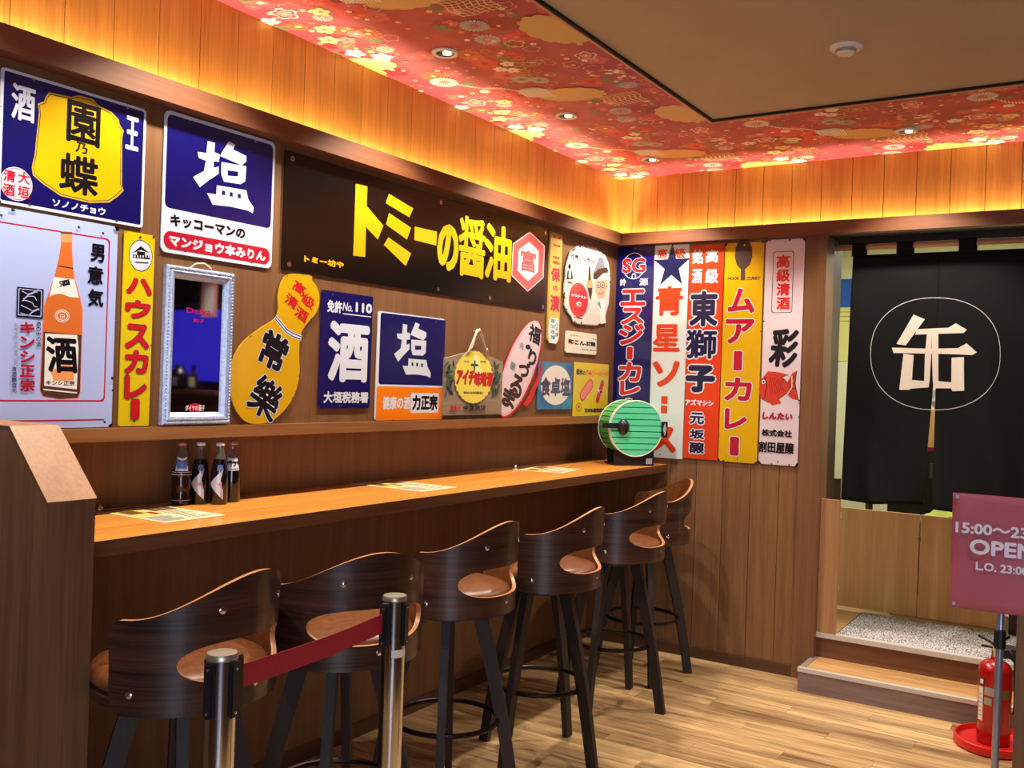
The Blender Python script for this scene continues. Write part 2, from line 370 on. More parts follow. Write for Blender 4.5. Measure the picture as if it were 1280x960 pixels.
def fl(x, y, r, petals, m, mc, depth=.3, lev=3, rot=0, n=None):
    n = n or petals*6; P = []
    for i in range(n):
        a = 2*PI*i/n+rot; q = r*(1-depth*(1-abs(math.cos(petals*(a-rot)/2)))); P.append((x+q*math.cos(a), y+q*math.sin(a)))
    return [(P, m, lev), ([(x+r*.24*math.cos(k*PI/4), y+r*.24*math.sin(k*PI/4)) for k in range(8)], mc, lev+1)]
def outl(x, y, r, petals, m, lev, rot=0):
    out = []; n = petals*6
    for i in range(n):
        q = []
        for j, f in ((i, 1), (i+1, 1), (i+1, .84), (i, .84)):
            a = 2*PI*j/n+rot; rr_ = r*f*(1-.3*(1-abs(math.cos(petals*(a-rot)/2)))); q.append((x+rr_*math.cos(a), y+rr_*math.sin(a)))
        out.append((q, m, lev))
    return out
def chrys(x, y, r, m, mc, lev, n=22, rot=0):
    out = []
    for i in range(n):
        a = 2*PI*i/n+rot; d = PI/n*.8
        out.append(([(x+r*.2*math.cos(a), y+r*.2*math.sin(a)), (x+r*.85*math.cos(a-d), y+r*.85*math.sin(a-d)), (x+r*math.cos(a), y+r*math.sin(a)), (x+r*.85*math.cos(a+d), y+r*.85*math.sin(a+d))], m, lev))
    out.append(([(x+r*.22*math.cos(k*PI/5), y+r*.22*math.sin(k*PI/5)) for k in range(10)], mc, lev+1)); return out
def cloud(x, y, rx, ry, m, lev, rot=.4, n=13):
    P = []
    for i in range(n*5):
        a = 2*PI*i/(n*5); q = 1+.10*abs(math.sin(n*a/2)); u, v = rx*q*math.cos(a), ry*q*math.sin(a)
        P.append((x+u*math.cos(rot)-v*math.sin(rot), y+u*math.sin(rot)+v*math.cos(rot)))
    return [(P, m, lev)]
def stroke(pts, wd, m, lev):
    out = []
    for a, b in zip(pts, pts[1:]):
        dx, dy = b[0]-a[0], b[1]-a[1]; l = math.hypot(dx, dy) or 1; nx, ny = -dy/l*wd/2, dx/l*wd/2
        out.append(([(a[0]+nx, a[1]+ny), (b[0]+nx, b[1]+ny), (b[0]-nx, b[1]-ny), (a[0]-nx, a[1]-ny)], m, lev))
    return out
def leaf(x, y, l, wd, rot, m, lev):
    return [([(x+u*math.cos(rot)-v*math.sin(rot), y+u*math.sin(rot)+v*math.cos(rot)) for u, v in ((0, 0), (l*.3, -wd*.5), (l*.7, -wd*.45), (l, 0), (l*.7, wd*.45), (l*.3, wd*.5))], m, lev)]
TW, TH = .93, 1.13
R_ = random.Random(11); T = []
for i in range(80):   # underlying reds, roses and leaves
    x, y = R_.random()*TW, R_.random()*TH; t = R_.random()
    if t < .3: T += fl(x, y, R_.uniform(.04, .075), 6, R_.choice([cR2, cDR, cDP, cDR]), cDR, .2, 1, R_.random())
    elif t < .48: T += fl(x, y, R_.uniform(.03, .05), 5, cDP, cP, .25, 2, R_.random())
    elif t < .72:
        a = R_.random()*6
        for j in range(3): T += leaf(x, y, R_.uniform(.04, .06), .024, a+j*.8, cG, 2)
    elif t < .88: T += chrys(x, y, R_.uniform(.035, .055), R_.choice([cO, cR2, cDP, cB, cB]), cY, 3, 18)
    else: T += outl(x, y, R_.uniform(.03, .045), 5, cP, 3, R_.random())
for i in range(120):   # sprays of tiny blossoms
    x, y = R_.random()*TW, R_.random()*TH
    T += fl(x, y, R_.uniform(.008, .014), 5, R_.choice([cP, cY, cO, cW, cP]), cO, .3, 4)
def at_(x, y): return x % TW, y % TH
for x, y, r, m, mc in [(.07, -1.25, .042, cW, cY), (.135, -1.17, .045, cW, cY), (.24, -1.61, .036, cY, cO), (.14, -1.485, .04, cY, cO), (.14, -1.37, .036, cP, cDP), (.08, -1.40, .042, cY, cO), (.21, -1.40, .036, cP, cW), (.02, -1.63, .034, cW, cP)]:
    x, y = at_(x, y); T += fl(x, y, r, 5, m, mc, .32, 6, R_.random())
x, y = at_(.035, -1.13); T += cloud(x, y, .10, .065, cY, 5, .6)
x, y = at_(.245, -1.77); T += fl(x, y, .10, 7, cR2, cW, .12, 3)
x, y = at_(.12, -1.655); T += outl(x, y, .05, 5, cW, 6)
x, y = at_(.12, -1.655); T += fl(x, y, .03, 5, cP, cY, .3, 5)
x, y = at_(.555, -1.575); T += cloud(x, y, .135, .085, cGo, 7, .25)
x, y = at_(.86, -1.11); T += cloud(x, y, .14, .10, cGo, 7, 1.3)
x0, y0 = at_(.43, -1.67)
for j in range(11): T += stroke([(x0-.055+.011*j, y0-.06+.004*j), (x0-.055+.011*j-.004, y0+.05+.004*j)], .005, cW, 8)
T += cloud(x0, y0, .065, .06, cB, 6, .3, 7)
x1, y1 = at_(.166, -1.949); T += chrys(x1, y1, .062, cW, cP, 8, 26)
for j in range(16):
    t = j/15; px_, py_ = .20+(.38-.20)*t, -1.90+(-1.70+1.90)*t+.02*math.sin(t*6); a_, b_ = at_(px_, py_); T += stroke([(a_, b_-.016), (a_+.004, b_+.016)], .006, cW, 7)
x, y = at_(.63, -1.27); T += chrys(x, y, .055, cB, cDP, 7, 20); x, y = at_(.47, -1.84); T += chrys(x, y, .045, cB, cG, 7, 20); x, y = at_(.53, -1.80); T += chrys(x, y, .042, cB, cG, 7, 20)
x0, y0 = at_(.72, -1.43)
for j in range(8):
    T += stroke([(x0-.09+.024*j, y0-.08), (x0-.075+.024*j, y0-.03), (x0-.092+.024*j, y0+.02), (x0-.072+.024*j, y0+.08)], .0045, cY, 8)
    T += stroke([(x0-.08, y0-.07+.02*j), (x0-.03, y0-.06+.02*j), (x0+.03, y0-.075+.02*j), (x0+.085, y0-.06+.02*j)], .0035, cY, 8)
for j in range(34):
    x, y = at_(.57+R_.gauss(0, .07), -1.93+R_.gauss(0, .085)); T += outl(x, y, R_.uniform(.016, .026), 5, cGo, 7, R_.random())
for j in range(22):
    x, y = at_(.84+R_.gauss(0, .04), -1.74+R_.gauss(0, .07)); T += fl(x, y, .012, 5, R_.choice([cW, cP, cW]), cY, .3, 7)
for q in ((.52, -2.02), (.46, -1.98), (.50, -1.95)):
    x, y = at_(*q); T += fl(x, y, .03, 5, cW, cP, .3, 7)
x, y = at_(.83, -1.965); T += outl(x, y, .045, 5, cW, 8); T += fl(x, y, .026, 5, cP, cW, .3, 7)
x, y = at_(.66, -1.06); T += outl(x, y, .04, 5, cY, 8)
def inside(q): return (XL < q[0] < XR-.6) and q[1] < .01 and (q[0] < CX0-.01 or q[1] > CY0+.01)
for i in range(-1, 5):
    for j in range(-6, 1):
        ox, oy = i*TW, j*TH
        for P, m, lev in T:
            Q = [(x+ox, y+oy) for x, y in P]
            if all(inside(q) for q in Q): pr.add(Q, m, lev)
            else:   # trim prints at the wall and field edges
                if not any(inside(q) for q in Q): continue
                C = []
                for x, y in Q:
                    y = min(y, -.001); x = max(x, .001)
                    if x > CX0-.008 and y < CY0+.008:
                        if x-CX0 < CY0-y: x = CX0-.008
                        else: y = CY0+.008
                    C.append((x, y))
                pr.add(C, m, lev)
po = build('printed_pattern', pr.V, pr.F, pr.M, ce, pr.mi); po['kind'] = 'stuff'
# doorway
struct(build('trim_3', *boxv(1.112, 1.222, -.012, .14, 0, 2.319), W_CASE))
struct(build('trim_4', *boxv(2.2, 2.31, -.012, .14, 0, 2.319), W_CASE))
jm = struct(build('trim_5', *merge([boxv(1.15, 1.222, .14, .30, 0, 2.319), boxv(2.2, 2.26, .14, .30, 0, 2.319), boxv(1.15, 2.26, .22, .34, 2.30, 2.5)]), W_JAMB))
# raised kitchen floor, steps
struct(box('floor_kitchen', .6, 3.0, .07, 3.2, 0, .235, W_STEPT))
stp = thing('entrance_step', 'low wooden step with a silver nosing in front of the curtained doorway', 'step', (1.75, -.09, 0))
def chl(o, root):   # keep world coordinates under an unrotated root
    o.parent = root; o.location = Vector(o.location)-root.location; return o
chl(box('riser', 1.205, 2.32, -.228, .044, 0, .100, W_STEP), stp); chl(box('tread', 1.235, 2.32, -.205, .044, .100, .117, W_STEPT), stp)
chl(box('nosing', 1.203, 2.32, -.234, -.205, .100, .120, mat('alu_nosing', (206, 200, 194), .35, .25)), stp); chl(box('side_edging', 1.205, 1.235, -.205, .028, .100, .120, mat('grey_edging', (140, 128, 118), .5)), stp)
st2 = thing('upper_step', 'dark brown upper step with a pale nosing edging the kitchen floor', 'step', (1.75, .05, .117))
chl(box('riser', 1.222, 2.2, .045, .07, .117, .235, W_RISE), st2); chl(box('nosing', 1.222, 2.2, .030, .075, .222, .247, mat('alu_nosing')), st2)
# kitchen behind the curtain
PALE = speckle('pale_kitchen_wall', (222, 222, 188), (228, 228, 200), 2, .6, 1)
kw = struct(build('wall_kitchen', *merge([boxv(.6, 3.0, 2.6, 2.7, 0, 2.9), boxv(.55, .6, .14, 2.7, 0, 2.9), boxv(3.0, 3.05, .14, 2.7, 0, 2.9), boxv(.55, 3.05, .14, 2.7, 2.75, 2.85), boxv(.6, 1.15, .14, .16, 0, 2.9), boxv(2.26, 3.0, .14, .16, 0, 2.9)]), PALE))
# right and rear of the room (seen in the mirror and by reflection)
struct(box('wall_right', XR, XR+.1, YB, .1, 0, ZC+.1, W_BACK)); struct(box('wall_front', XL, 2.0, YB-.1, YB, 0, ZC+.1, W_SIGN)); 
pg = [(XL, 0), (.46, 0), (.46, 1.187), (.294, 1.353), (XL, 1.353)]
par = thing('partition', 'low brown wooden partition with a sloping top at the near end of the counter', 'partition', (.17, -3.72, 0))
V = [(x, -3.782, z) for x, z in pg]+[(x, -3.66, z) for x, z in pg]
chl(build('body', V, [(0, 1, 2, 3, 4), (9, 8, 7, 6, 5)]+[(i, i+5, (i+1) % 5+5, (i+1) % 5) for i in range(5)], W_PART), par)
cp = [(.462, 1.186), (.295, 1.3535), (XL, 1.3535), (XL, 1.356), (.296, 1.356), (.463, 1.1885)]
V = [(x, -3.784, z) for x, z in cp]+[(x, -3.658, z) for x, z in cp]
chl(build('top_cap', V, [(5, 4, 3, 2, 1, 0), (6, 7, 8, 9, 10, 11)]+[(i, (i+1) % 6, (i+1) % 6+6, i+6) for i in range(6)], W_PARTX), par)

# ================================================================== THE SIGNS
SIGNW = 0
S = Board('enamel_sign', 'dark blue enamel sign with a yellow barrel and black brush characters, highest left', 'sign', 'L', -3.672, -3.226, 1.932, 2.292)
S.plate(S.full(), WHITE); S.poly(S.full(.008), NAVY)
bar = [(.28, .13), (.30, .09), (.45, .075), (.50, .045), (.60, .045), (.64, .08), (.74, .105), (.79, .15), (.80, .19), (.83, .23), (.82, .28), (.83, .68), (.845, .72), (.80, .78), (.74, .84), (.6, .875), (.4, .865), (.28, .80), (.215, .75), (.205, .69), (.22, .6), (.24, .26), (.23, .2), (.27, .17)]
S.poly([S.f(*q) for q in bar], YEL); S.line([S.f(.52+(q[0]-.52)*.965, .46+(q[1]-.46)*.965) for q in bar], .0022, DNAVY, local=True, closed=True)
def ft(S, t, fx, fy, fw, fh, m, bold=0, out=None, rot=0, shear=0):
    a, b = S.f(fx-fw/2, fy-fh/2), S.f(fx+fw/2, fy+fh/2); S.text(t, a[0], a[1], b[0], b[1], m, bold, out, rot, local=True, shear=shear)
ft(S, '園', .54, .26, .235, .33, BLK, .003); ft(S, '乃', .53, .455, .085, .085, BLK, .001); ft(S, '蝶', .52, .67, .27, .31, BLK, .003)
ft(S, '酒', .14, .225, .15, .27, WHITE, .0022); ft(S, '王', .895, .23, .10, .28, WHITE, .0022); ft(S, 'ソノノチョウ', .53, .925, .37, .06, WHITE, .001)
c = S.f(.112, .84); S.ell(c, 0, .045, .045, PINKW); S.ell(c, 0, .0425, .0425, NAVY); S.ell(c, 0, .041, .041, PINKW)
for ch, dx, dy in (('大', .05, -.055), ('垣', .05, .05), ('清', -.05, -.05), ('酒', -.05, .055)): ft(S, ch, .112+dx*.9, .84+dy, .075, .09, CRIM, .001)
S.holes((.2, .03), (.85, .03), (.2, .975), (.8, .975)); S.chips(10, size=.005); S.done()

S = Board('enamel_sign', 'large blue and white enamel sign with the salt character over a red pill', 'sign', 'L', -3.160, -2.701, 1.870, 2.312)
S.plate(S.full(0, .02), WHITE); a, b = S.f(.022, .025), S.f(.978, .685); S.poly(S.rr(a[0], b[0], b[1], a[1], .018), NAVY)
SALT_IN = lambda S, f, bg: (S.mp([f(340, 240), f(378, 250), f(375, 300), f(404, 312), f(400, 352), f(372, 348), f(372, 384), f(398, 376), f(398, 415), f(345, 450), f(298, 487), f(262, 432), f(320, 400), f(330, 345), f(292, 330), f(286, 298), f(333, 305)], WHITE, 'lettering'), S.mp([f(452, 242), f(488, 260), f(474, 285), f(546, 320), f(546, 350), f(520, 370), f(406, 320), f(418, 298)], WHITE, 'lettering'), S.mp([f(413, 352), f(546, 375), f(540, 455), f(515, 471), f(426, 457), f(412, 420)], WHITE, 'lettering'), S.mp([f(446, 396), f(502, 404), f(500, 430), f(446, 425)], bg, 'lettering'), S.mp([f(388, 476), f(545, 503), f(556, 550), f(585, 595), f(580, 626), f(550, 610), f(460, 590), f(366, 580), f(336, 518), f(385, 525)], WHITE, 'lettering'), [S.mp([f(x, y), f(x+17, y+3), f(x+17, y+26), f(x, y+23)], bg, 'lettering') for x, y in ((415, 504), (456, 512), (499, 521))])
S.crop(180, 120, .23429); SALT_IN(S, lambda x, y: (x, y), NAVY)
ft(S, 'キッコーマンの', .40, .765, .66, .085, BLK, .0022)
a, b = S.f(.022, .845), S.f(.978, .972); S.poly(S.rr(a[0], b[0], b[1], a[1], .026, 8), CRIM); ft(S, 'マンジョウ本みりん', .5, .91, .87, .085, WHITE, .0022)
S.holes((.2, .035), (.8, .035), (.2, .97), (.8, .97)); S.chips(5, size=.004); S.done()

S = Board('soy_sauce_banner', 'long black banner with big yellow lettering and a red hexagon', 'banner', 'L', -2.655, -.812, 1.875, 2.300, .004, .003).crop(340, 170, .28125)
VB = mat('black_vinyl', (9, 8, 9), .2, 0, 0, spec=.45); vy = mat('vinyl_yellow', (214, 166, 14), .35); vr = mat('vinyl_red', (196, 86, 84), .4); vp = mat('vinyl_pink', (220, 186, 186), .4)
S.plate(S.full(0, .004), VB)
S.mp([(372, 212), (424, 224), (420, 310), (495, 398), (470, 460), (418, 405), (414, 538), (361, 532)], vy, 'lettering')
S.mp([(520, 257), (628, 322), (610, 362), (505, 298)], vy, 'lettering'); S.mp([(520, 342), (618, 408), (600, 460), (506, 393)], vy, 'lettering'); S.mp([(517, 450), (618, 522), (594, 578), (497, 484)], vy, 'lettering')
S.mp([(634, 402), (733, 425), (730, 487), (632, 462)], vy, 'lettering')
S.text('の', 738, 378, 826, 610, vy, .011); S.text('醤', 833, 345, 944, 640, vy, .006); S.text('油', 948, 378, 1060, 655, vy, .0085)
hx = [(1145, 425), (1212, 488), (1206, 630), (1136, 692), (1063, 620), (1070, 478)]; S.mp(hx, vp); cx_, cy_ = 1139, 556
S.mp([(cx_+(x-cx_)*.94, cy_+(y-cy_)*.96) for x, y in hx], vr); S.mp([(cx_+(x-cx_)*.64, cy_+(y-cy_)*.66) for x, y in hx], vp); S.mp([(cx_+(x-cx_)*.59, cy_+(y-cy_)*.62) for x, y in hx], mat('vinyl_white', (214, 206, 206), .4))
S.text('富', 1106, 500, 1170, 612, vr, .003)
S.text('トミー坊や', 143, 528, 318, 590, vy, .002)
for fx in (.02, .5, .72, .985):
    for fy in (.06, .95):
        if (fx, fy) in ((.72, .06),): continue
        c = S.f(fx, fy); S.add('grommet', CHROME, [(c[0]+.010*math.cos(k*PI/6), c[1]+.010*math.sin(k*PI/6)) for k in range(12)], [tuple(range(12))]); S.add('grommet', DKBR, [(c[0]+.004*math.cos(k*PI/6), c[1]+.004*math.sin(k*PI/6)) for k in range(12)], [tuple(range(12))])
S.done()

S = Board('enamel_sign', 'pale enamel sign with a tall orange bottle and a thin red border', 'sign', 'L', -3.95, -3.310, 1.328, 1.922).crop(0, 260, .29144)
S.plate(S.full(0, .012), LILAC)
for (x0_, x1_, z0_, z1_, m) in ((.02, .62, .075, .555, CRIM), (.0245, .6155, .0795, .5505, LILAC), (.02, .62, .02, .024, CRIM)):
    h = (S.u1-S.u0)/2; S.poly(S.rr(-h+x0_, -h+x1_-.005, z0_, z1_, .012 if z1_-z0_ > .1 else .001), m)
bt = [(262, 104), (308, 106), (307, 180), (312, 255), (318, 300), (340, 380), (352, 440), (350, 540), (346, 660), (342, 790), (332, 814), (255, 818), (185, 806), (172, 780), (178, 640), (185, 500), (190, 420), (215, 350), (235, 290), (252, 220), (262, 150)]
S.mp([(262+(x-262)*1.04, 460+(y-460)*1.012) for x, y in bt], PINK); S.mp(bt, BORANGE)
S.mp([(260, 102), (309, 104), (307, 148), (260, 146)], LORANGE); S.mp([(260, 102), (309, 104), (309, 112), (260, 110)], DKBR); S.mp([(250, 246), (312, 256), (312, 262), (248, 250)], DKBR)
S.mp([(186, 530), (349, 545), (342, 790), (332, 814), (255, 818), (185, 806), (172, 780)], DKBR)
S.mp([(230, 296), (318, 306), (338, 385), (300, 382), (262, 368), (228, 372), (212, 380)], WHP)
S.text('酒', 252, 306, 300, 338, BLK, .001, rot=.3); S.ell(266, 463, .022, .018, WHP); S.ell(266, 463, .020, .016, BORANGE); S.ell(266, 463, .0175, .0135, WHP); S.ell(266, 463, .015, .011, BORANGE); S.text('日', 258, 455, 275, 475, WHP)
S.mp([(193, 538), (330, 545), (336, 600), (328, 778), (188, 762)], WHP); S.mp([(215, 700), (290, 660), (320, 690), (315, 740), (230, 742)], LORANGE)
S.text('酒', 200, 548, 328, 710, BLK, .0035, shear=-.1); S.text('キンシ正宗', 196, 738, 318, 762, BLK, .0004)
S.mp([(185, 775), (330, 790), (328, 796), (185, 781)], WHP)
for ch, a, b, c, d in (('男', 388, 150, 446, 236), ('意', 376, 246, 440, 332), ('気', 376, 345, 441, 426)): S.text(ch, a, b, c, d, BLK, .0018)
S.rect(72, 337, 182, 476, BLK); S.rect(78, 344, 176, 468, LILAC); S.rect(82, 348, 172, 463, BLK)
for k in range(6):   # swirling white line drawing inside the square
    S.line([(92+70*t+6*math.sin(9*t+k), 356+k*18+14*math.sin(4*t+k*1.3)) for t in [i/10 for i in range(11)]], .0022, LILAC)
S.column('キンシ正宗', 84, 484, 146, 792, CRIM, .0016, gap=.05); S.column('酒の中の酒', 153, 486, 172, 596, BLK, .0002); S.column('清酒醸造元', 48, 680, 68, 792, DNAVY, .0002, gap=.02); S.column('登録商標銘', 58, 490, 72, 680, GREYT, 0, gap=.1)
S.holes((.45, .04), (.8, .035), (.92, .045), (.96, .975)); S.chips(34, size=.009); S.done()

S = Board('enamel_sign', 'narrow yellow upright enamel sign with red characters outlined in navy, by the mirror', 'sign', 'L', -3.287, -3.181, 1.329, 1.915).crop(0, 250, .3125)
S.plate(S.full(0, .006), LEMON); S.ell(563, 223, .0415, .048, BLK); S.ell(563, 223, .0395, .0455, WHITE)
S.mp([(530, 212), (563, 184), (600, 214), (563, 200)], BLK); S.mp([(532, 218), (600, 222), (600, 238), (532, 232)], BLK); S.mp([(548, 205), (580, 208), (580, 222), (548, 220)], BLK)
for i in range(6): S.mp([(537+i*11, 221), (542+i*11, 221), (542+i*11, 231), (537+i*11, 231)], WHITE)
S.mp([(540, 246), (592, 250), (592, 254), (540, 250)], BLK)
for ch, a, b, c, d in (('ハ', 506, 308, 606, 383), ('ウ', 502, 397, 600, 478), ('ス', 501, 494, 594, 598), ('カ', 499, 600, 590, 695), ('レ', 498, 700, 584, 796), ('|', 524, 797, 554, 876)): S.text(ch, a, b, c, d, RED, .0035, (DNAVY, .0016))
S.holes((.5, .02), (.5, .975)); S.chips(8, size=.006); S.done()

# old mirror with a silver frame
S = Board('framed_mirror', 'tall narrow mirror in a silvery moulded frame with printed diamond mark', 'mirror', 'L', -3.143, -2.874, 1.330, 1.832, .002, .004).crop(195, 320, .2293)
S.plate(S.full(.02, .002), DARK, 'backing')
FRM = speckle('silver_frame', (150, 162, 192), (176, 188, 212), 90, .35, 1, .15, metal=.3); h = (S.u1-S.u0)/2; H_ = S.v1-S.v0
rings = [(0, 0), (0, .016), (.006, .022), (.012, .018), (.018, .023), (.026, .020), (.036, .010), (.040, .005)]
V, Fc = [], []
for ins, d in rings: V += [(-h+ins, -d, ins), (h-ins, -d, ins), (h-ins, -d, H_-ins), (-h+ins, -d, H_-ins)]
for j in range(len(rings)-1):
    for i in range(4): k = (i+1) % 4; Fc.append((j*4+i, j*4+k, (j+1)*4+k, (j+1)*4+i))
build('frame', V, Fc, FRM, S.root)
V, Fc = [], []
bp_ = []
for i in range(46): bp_ += [(-h+.0095, i/45*(H_-.02)+.01), (h-.0095, i/45*(H_-.02)+.01)]
for i in range(22): bp_ += [(-h+.015+i/21*(2*h-.03), .0095), (-h+.015+i/21*(2*h-.03), H_-.0095)]
V, Fc = merge([([(x+.0035*a, -.021-.004*b_, z+.0035*c_) for a, b_, c_ in ((1, 0, 0), (0, 0, 1), (-1, 0, 0), (0, 0, -1), (0, 1, 0))], [(4, 1, 0), (4, 2, 1), (4, 3, 2), (4, 0, 3)]) for x, z in bp_])
o = build('beading', V, Fc, FRM, S.root); o['kind'] = 'stuff'
MIR = mat('mirror_glass', (168, 166, 170), .03, 1)
build('glass', [(-h+.038, -.0055, .038), (h-.038, -.0055, .038), (h-.038, -.0055, H_-.038), (-h+.038, -.0055, H_-.038)], [(0, 1, 2, 3)], MIR, S.root)
S.k = 8; ml = mat('mirror_print', (190, 200, 210), .4)
S.mp([(200, 190), (215, 180), (258, 182), (273, 200), (236, 284)], ml)
for a, b in (((204, 198), (270, 200)), ((218, 184), (236, 280)), ((254, 184), (236, 280)), ((222, 200), (236, 182)), ((250, 200), (236, 182))): S.line([a, b], .001, GREYT)
for a, b in (((190, 176), (165, 158)), ((204, 166), (190, 142)), ((222, 160), (214, 134)), ((248, 160), (254, 136)), ((268, 168), (284, 146))): S.line([a, b], .0012, GREYT)
S.text('Daiya', 165, 280, 296, 330, CRIM, .0006); S.text('菓子', 200, 340, 262, 366, CRIM, .0004)
S.ell(210, 828, .031, .015, CRIM); S.text('ダイヤの菓子', 158, 812, 264, 844, WHP, .0003)
V, Fc = tube([(-.04, -.006, H_), (-.02, -.012, H_+.016), (.01, -.014, H_+.02), (.04, -.01, H_+.008), (.05, -.004, H_-.002)], .003, 6); build('hanging_cord', V, Fc, CREAM, S.root, smooth=True); S.done()

# gourd sign
G0 = [(-2.63, 1.856), (-2.588, 1.866), (-2.526, 1.866), (-2.508, 1.864), (-2.503, 1.85), (-2.475, 1.825), (-2.462, 1.779), (-2.48, 1.731), (-2.527, 1.685), (-2.552, 1.648), (-2.558, 1.585), (-2.552, 1.502), (-2.573, 1.432), (-2.617, 1.377), (-2.679, 1.335), (-2.75, 1.327), (-2.802, 1.338), (-2.848, 1.384), (-2.871, 1.442), (-2.873, 1.507), (-2.853, 1.566), (-2.814, 1.613), (-2.738, 1.664), (-2.685, 1.694), (-2.665, 1.726), (-2.668, 1.777), (-2.656, 1.826)]
def smoothp(P, closed=True, n=4):
    out = []; m = len(P)
    for i in range(m):
        p0, p1, p2, p3 = P[(i-1) % m], P[i], P[(i+1) % m], P[(i+2) % m]
        for k in range(n):
            t = k/n; out.append(tuple(.5*((2*p1[j])+(-p0[j]+p2[j])*t+(2*p0[j]-5*p1[j]+4*p2[j]-p3[j])*t*t+(-p0[j]+3*p1[j]-3*p2[j]+p3[j])*t**3) for j in (0, 1)))
    return out
S = Board('gourd_sign', 'yellow gourd-shaped enamel sign with slanted black characters and a striped neck band', 'sign', 'L', -2.873, -2.462, 1.328, 1.868, .006, .005).crop(280, 320, .23952)
gp = [(y-S.cu, z-S.v0) for y, z in smoothp(G0)]; YG = en('gourd_yellow', (208, 160, 8)); S.plate(gp, YG)
S.mp([(300, 110), (345, 96), (440, 98), (462, 108), (440, 118), (345, 112)], mat('gourd_cap', (190, 150, 20), .4))
A_, B_ = (267, 318), (404, 428)
S.line([A_, (325, 390), (360, 412), B_], .019, WHITE)
S.line([(270, 314), (328, 384), (362, 405), (404, 422)], .0035, NAVY); S.line([(266, 326), (324, 397), (360, 420), (400, 434)], .0035, NAVY)
for ch, x, y in (('高', 393, 168), ('級', 440, 236), ('清', 352, 236), ('酒', 404, 304)): S.text(ch, x-33, y-36, x+33, y+36, RED, .0016, rot=-.45)
S.text('常', 190, 392, 325, 596, BLK, .006, (WHITE, .003), rot=-.38); S.text('樂', 140, 634, 292, 846, BLK, .0042, (WHITE, .003), rot=-.5)
S.ctr = lambda: (-.03, .2); S.chips(9, gp, .005); S.done()

S = Board('enamel_sign', 'blue enamel sign with bold white sake character and licence number 110', 'sign', 'L', -2.447, -2.158, 1.378, 1.823).crop(280, 320, .23952)
S.plate(S.full(0, .004), NAVY)
S.text('免許', 540, 226, 616, 301, WHITE, .0018); S.text('No.', 622, 240, 672, 292, WHITE, .0008, shear=.15); S.text('110', 688, 240, 772, 302, WHITE, .003); S.line([(620, 301), (768, 318)], .004, WHITE)
S.text('酒', 546, 332, 752, 662, WHITE, .0095); S.text('大垣税務署', 520, 706, 752, 768, WHITE, .0018)
S.holes((.2, .03), (.8, .03), (.4, .975)); S.chips(12, size=.006); S.done()

S = Board('enamel_sign', 'small blue salt sign with an orange lower band, standing on the ledge', 'sign', 'L', -2.124, -1.677, 1.328, 1.770).crop(460, 370, .17713)
S.plate(S.full(0, .012), WHITE); S.rect(90, 116, 532, 634, NAVY, .012); SALT_IN(S, lambda x, y: (184+(x-262)*.80, 206+(y-240-(x-262)*.13)*1.06+(x-262)*.02), NAVY)
S.rect(62, 637, 524, 868, ORNG, .010); S.text('健康の酒', 102, 706, 296, 800, WHITE, .0018); S.rect(303, 684, 494, 822, WHITE, .003); S.text('力正宗', 312, 696, 488, 806, BLK, .0035)
S.holes((.2, .04), (.85, .04)); S.chips(4, size=.004); S.done()

# house-shaped wooden board with rope
S = Board('wooden_shop_board', 'grey wooden plaque with a rope loop, green leaves and a yellow disc', 'plaque', 'L', -1.678, -1.216, 1.345, 1.640, .004, .016).crop(548, 405, .125)
h = (S.u1-S.u0)/2; GW = wood('weathered_board', (120, 104, 82), (150, 134, 110), 'x', .7, 60, 0)
S.plate([(-h, 0), (h, 0), (h, .252), (.012, .295), (-.012, .295), (-h, .252)], GW)
for sx in (-1, 1):
    cxx = 108 if sx < 0 else 570
    for i in range(26):
        x, y = cxx+random.gauss(0, 22), 400+i*12+random.gauss(0, 6); c = S.p(x, y); a = random.random()*6; l = .022
        S.poly([(c[0]+u*math.cos(a)-v*math.sin(a), c[1]+u*math.sin(a)+v*math.cos(a)) for u, v in ((-l, 0), (0, -l*.35), (l, 0), (0, l*.35))], DGREEN if i % 4 else DNAVY)
yl = mat('print_pale_yellow', (222, 208, 84), .5); cc = S.p(350, 530)
S.poly([(cc[0]+(.152+.006*math.sin(k*PI/1.0*.5*2.2))*math.cos(k*PI/30), cc[1]+(.118+.005*(k % 2))*math.sin(k*PI/30)) for k in range(60)], yl)
cw_ = S.p(360, 440); S.poly([(cw_[0]+a, cw_[1]+b) for a, b in ((-.02, -.05), (.06, -.05), (.03, .06), (-.01, .06))], mat('print_cream_yellow', (226, 222, 150), .5))
S.text('十', 318, 360, 392, 470, DGREEN, .004); S.text('登録', 250, 365, 300, 388, DKBR); S.text('商標', 412, 365, 466, 390, DKBR)
S.text('アイチ', 176, 452, 352, 610, RED, .004, (DKBR, .001), shear=.12); S.text('味噌溜', 356, 474, 532, 626, RED, .003, (DKBR, .001)); S.text('製造元味噌溜醸造元', 244, 674, 440, 700, DKBR, .0003)
S.text('醸造元', 112, 818, 208, 862, RED, .001); S.text('今里商店', 238, 810, 464, 864, BLK, .0015)
V, Fc = merge([tube([(-.085, -.019, .272), (-.07, -.024, .29), (-.035, -.024, .345), (-.01, -.022, .385), (0, -.02, .393), (.012, -.022, .385), (.045, -.024, .34), (.075, -.024, .295), (.085, -.019, .265)], .0045, 6), tube([(-.085, -.019, .272), (-.05, -.03, .31), (-.02, -.028, .37), (.004, -.03, .397), (.03, -.028, .37), (.05, -.03, .32), (.078, -.026, .29)], .0035, 6), tube([(.085, -.02, .265), (.095, -.024, .285), (.08, -.024, .31), (.072, -.022, .28)], .004, 6), tube([(0, .003, .385), (0, -.035, .388)], .004, 8)])
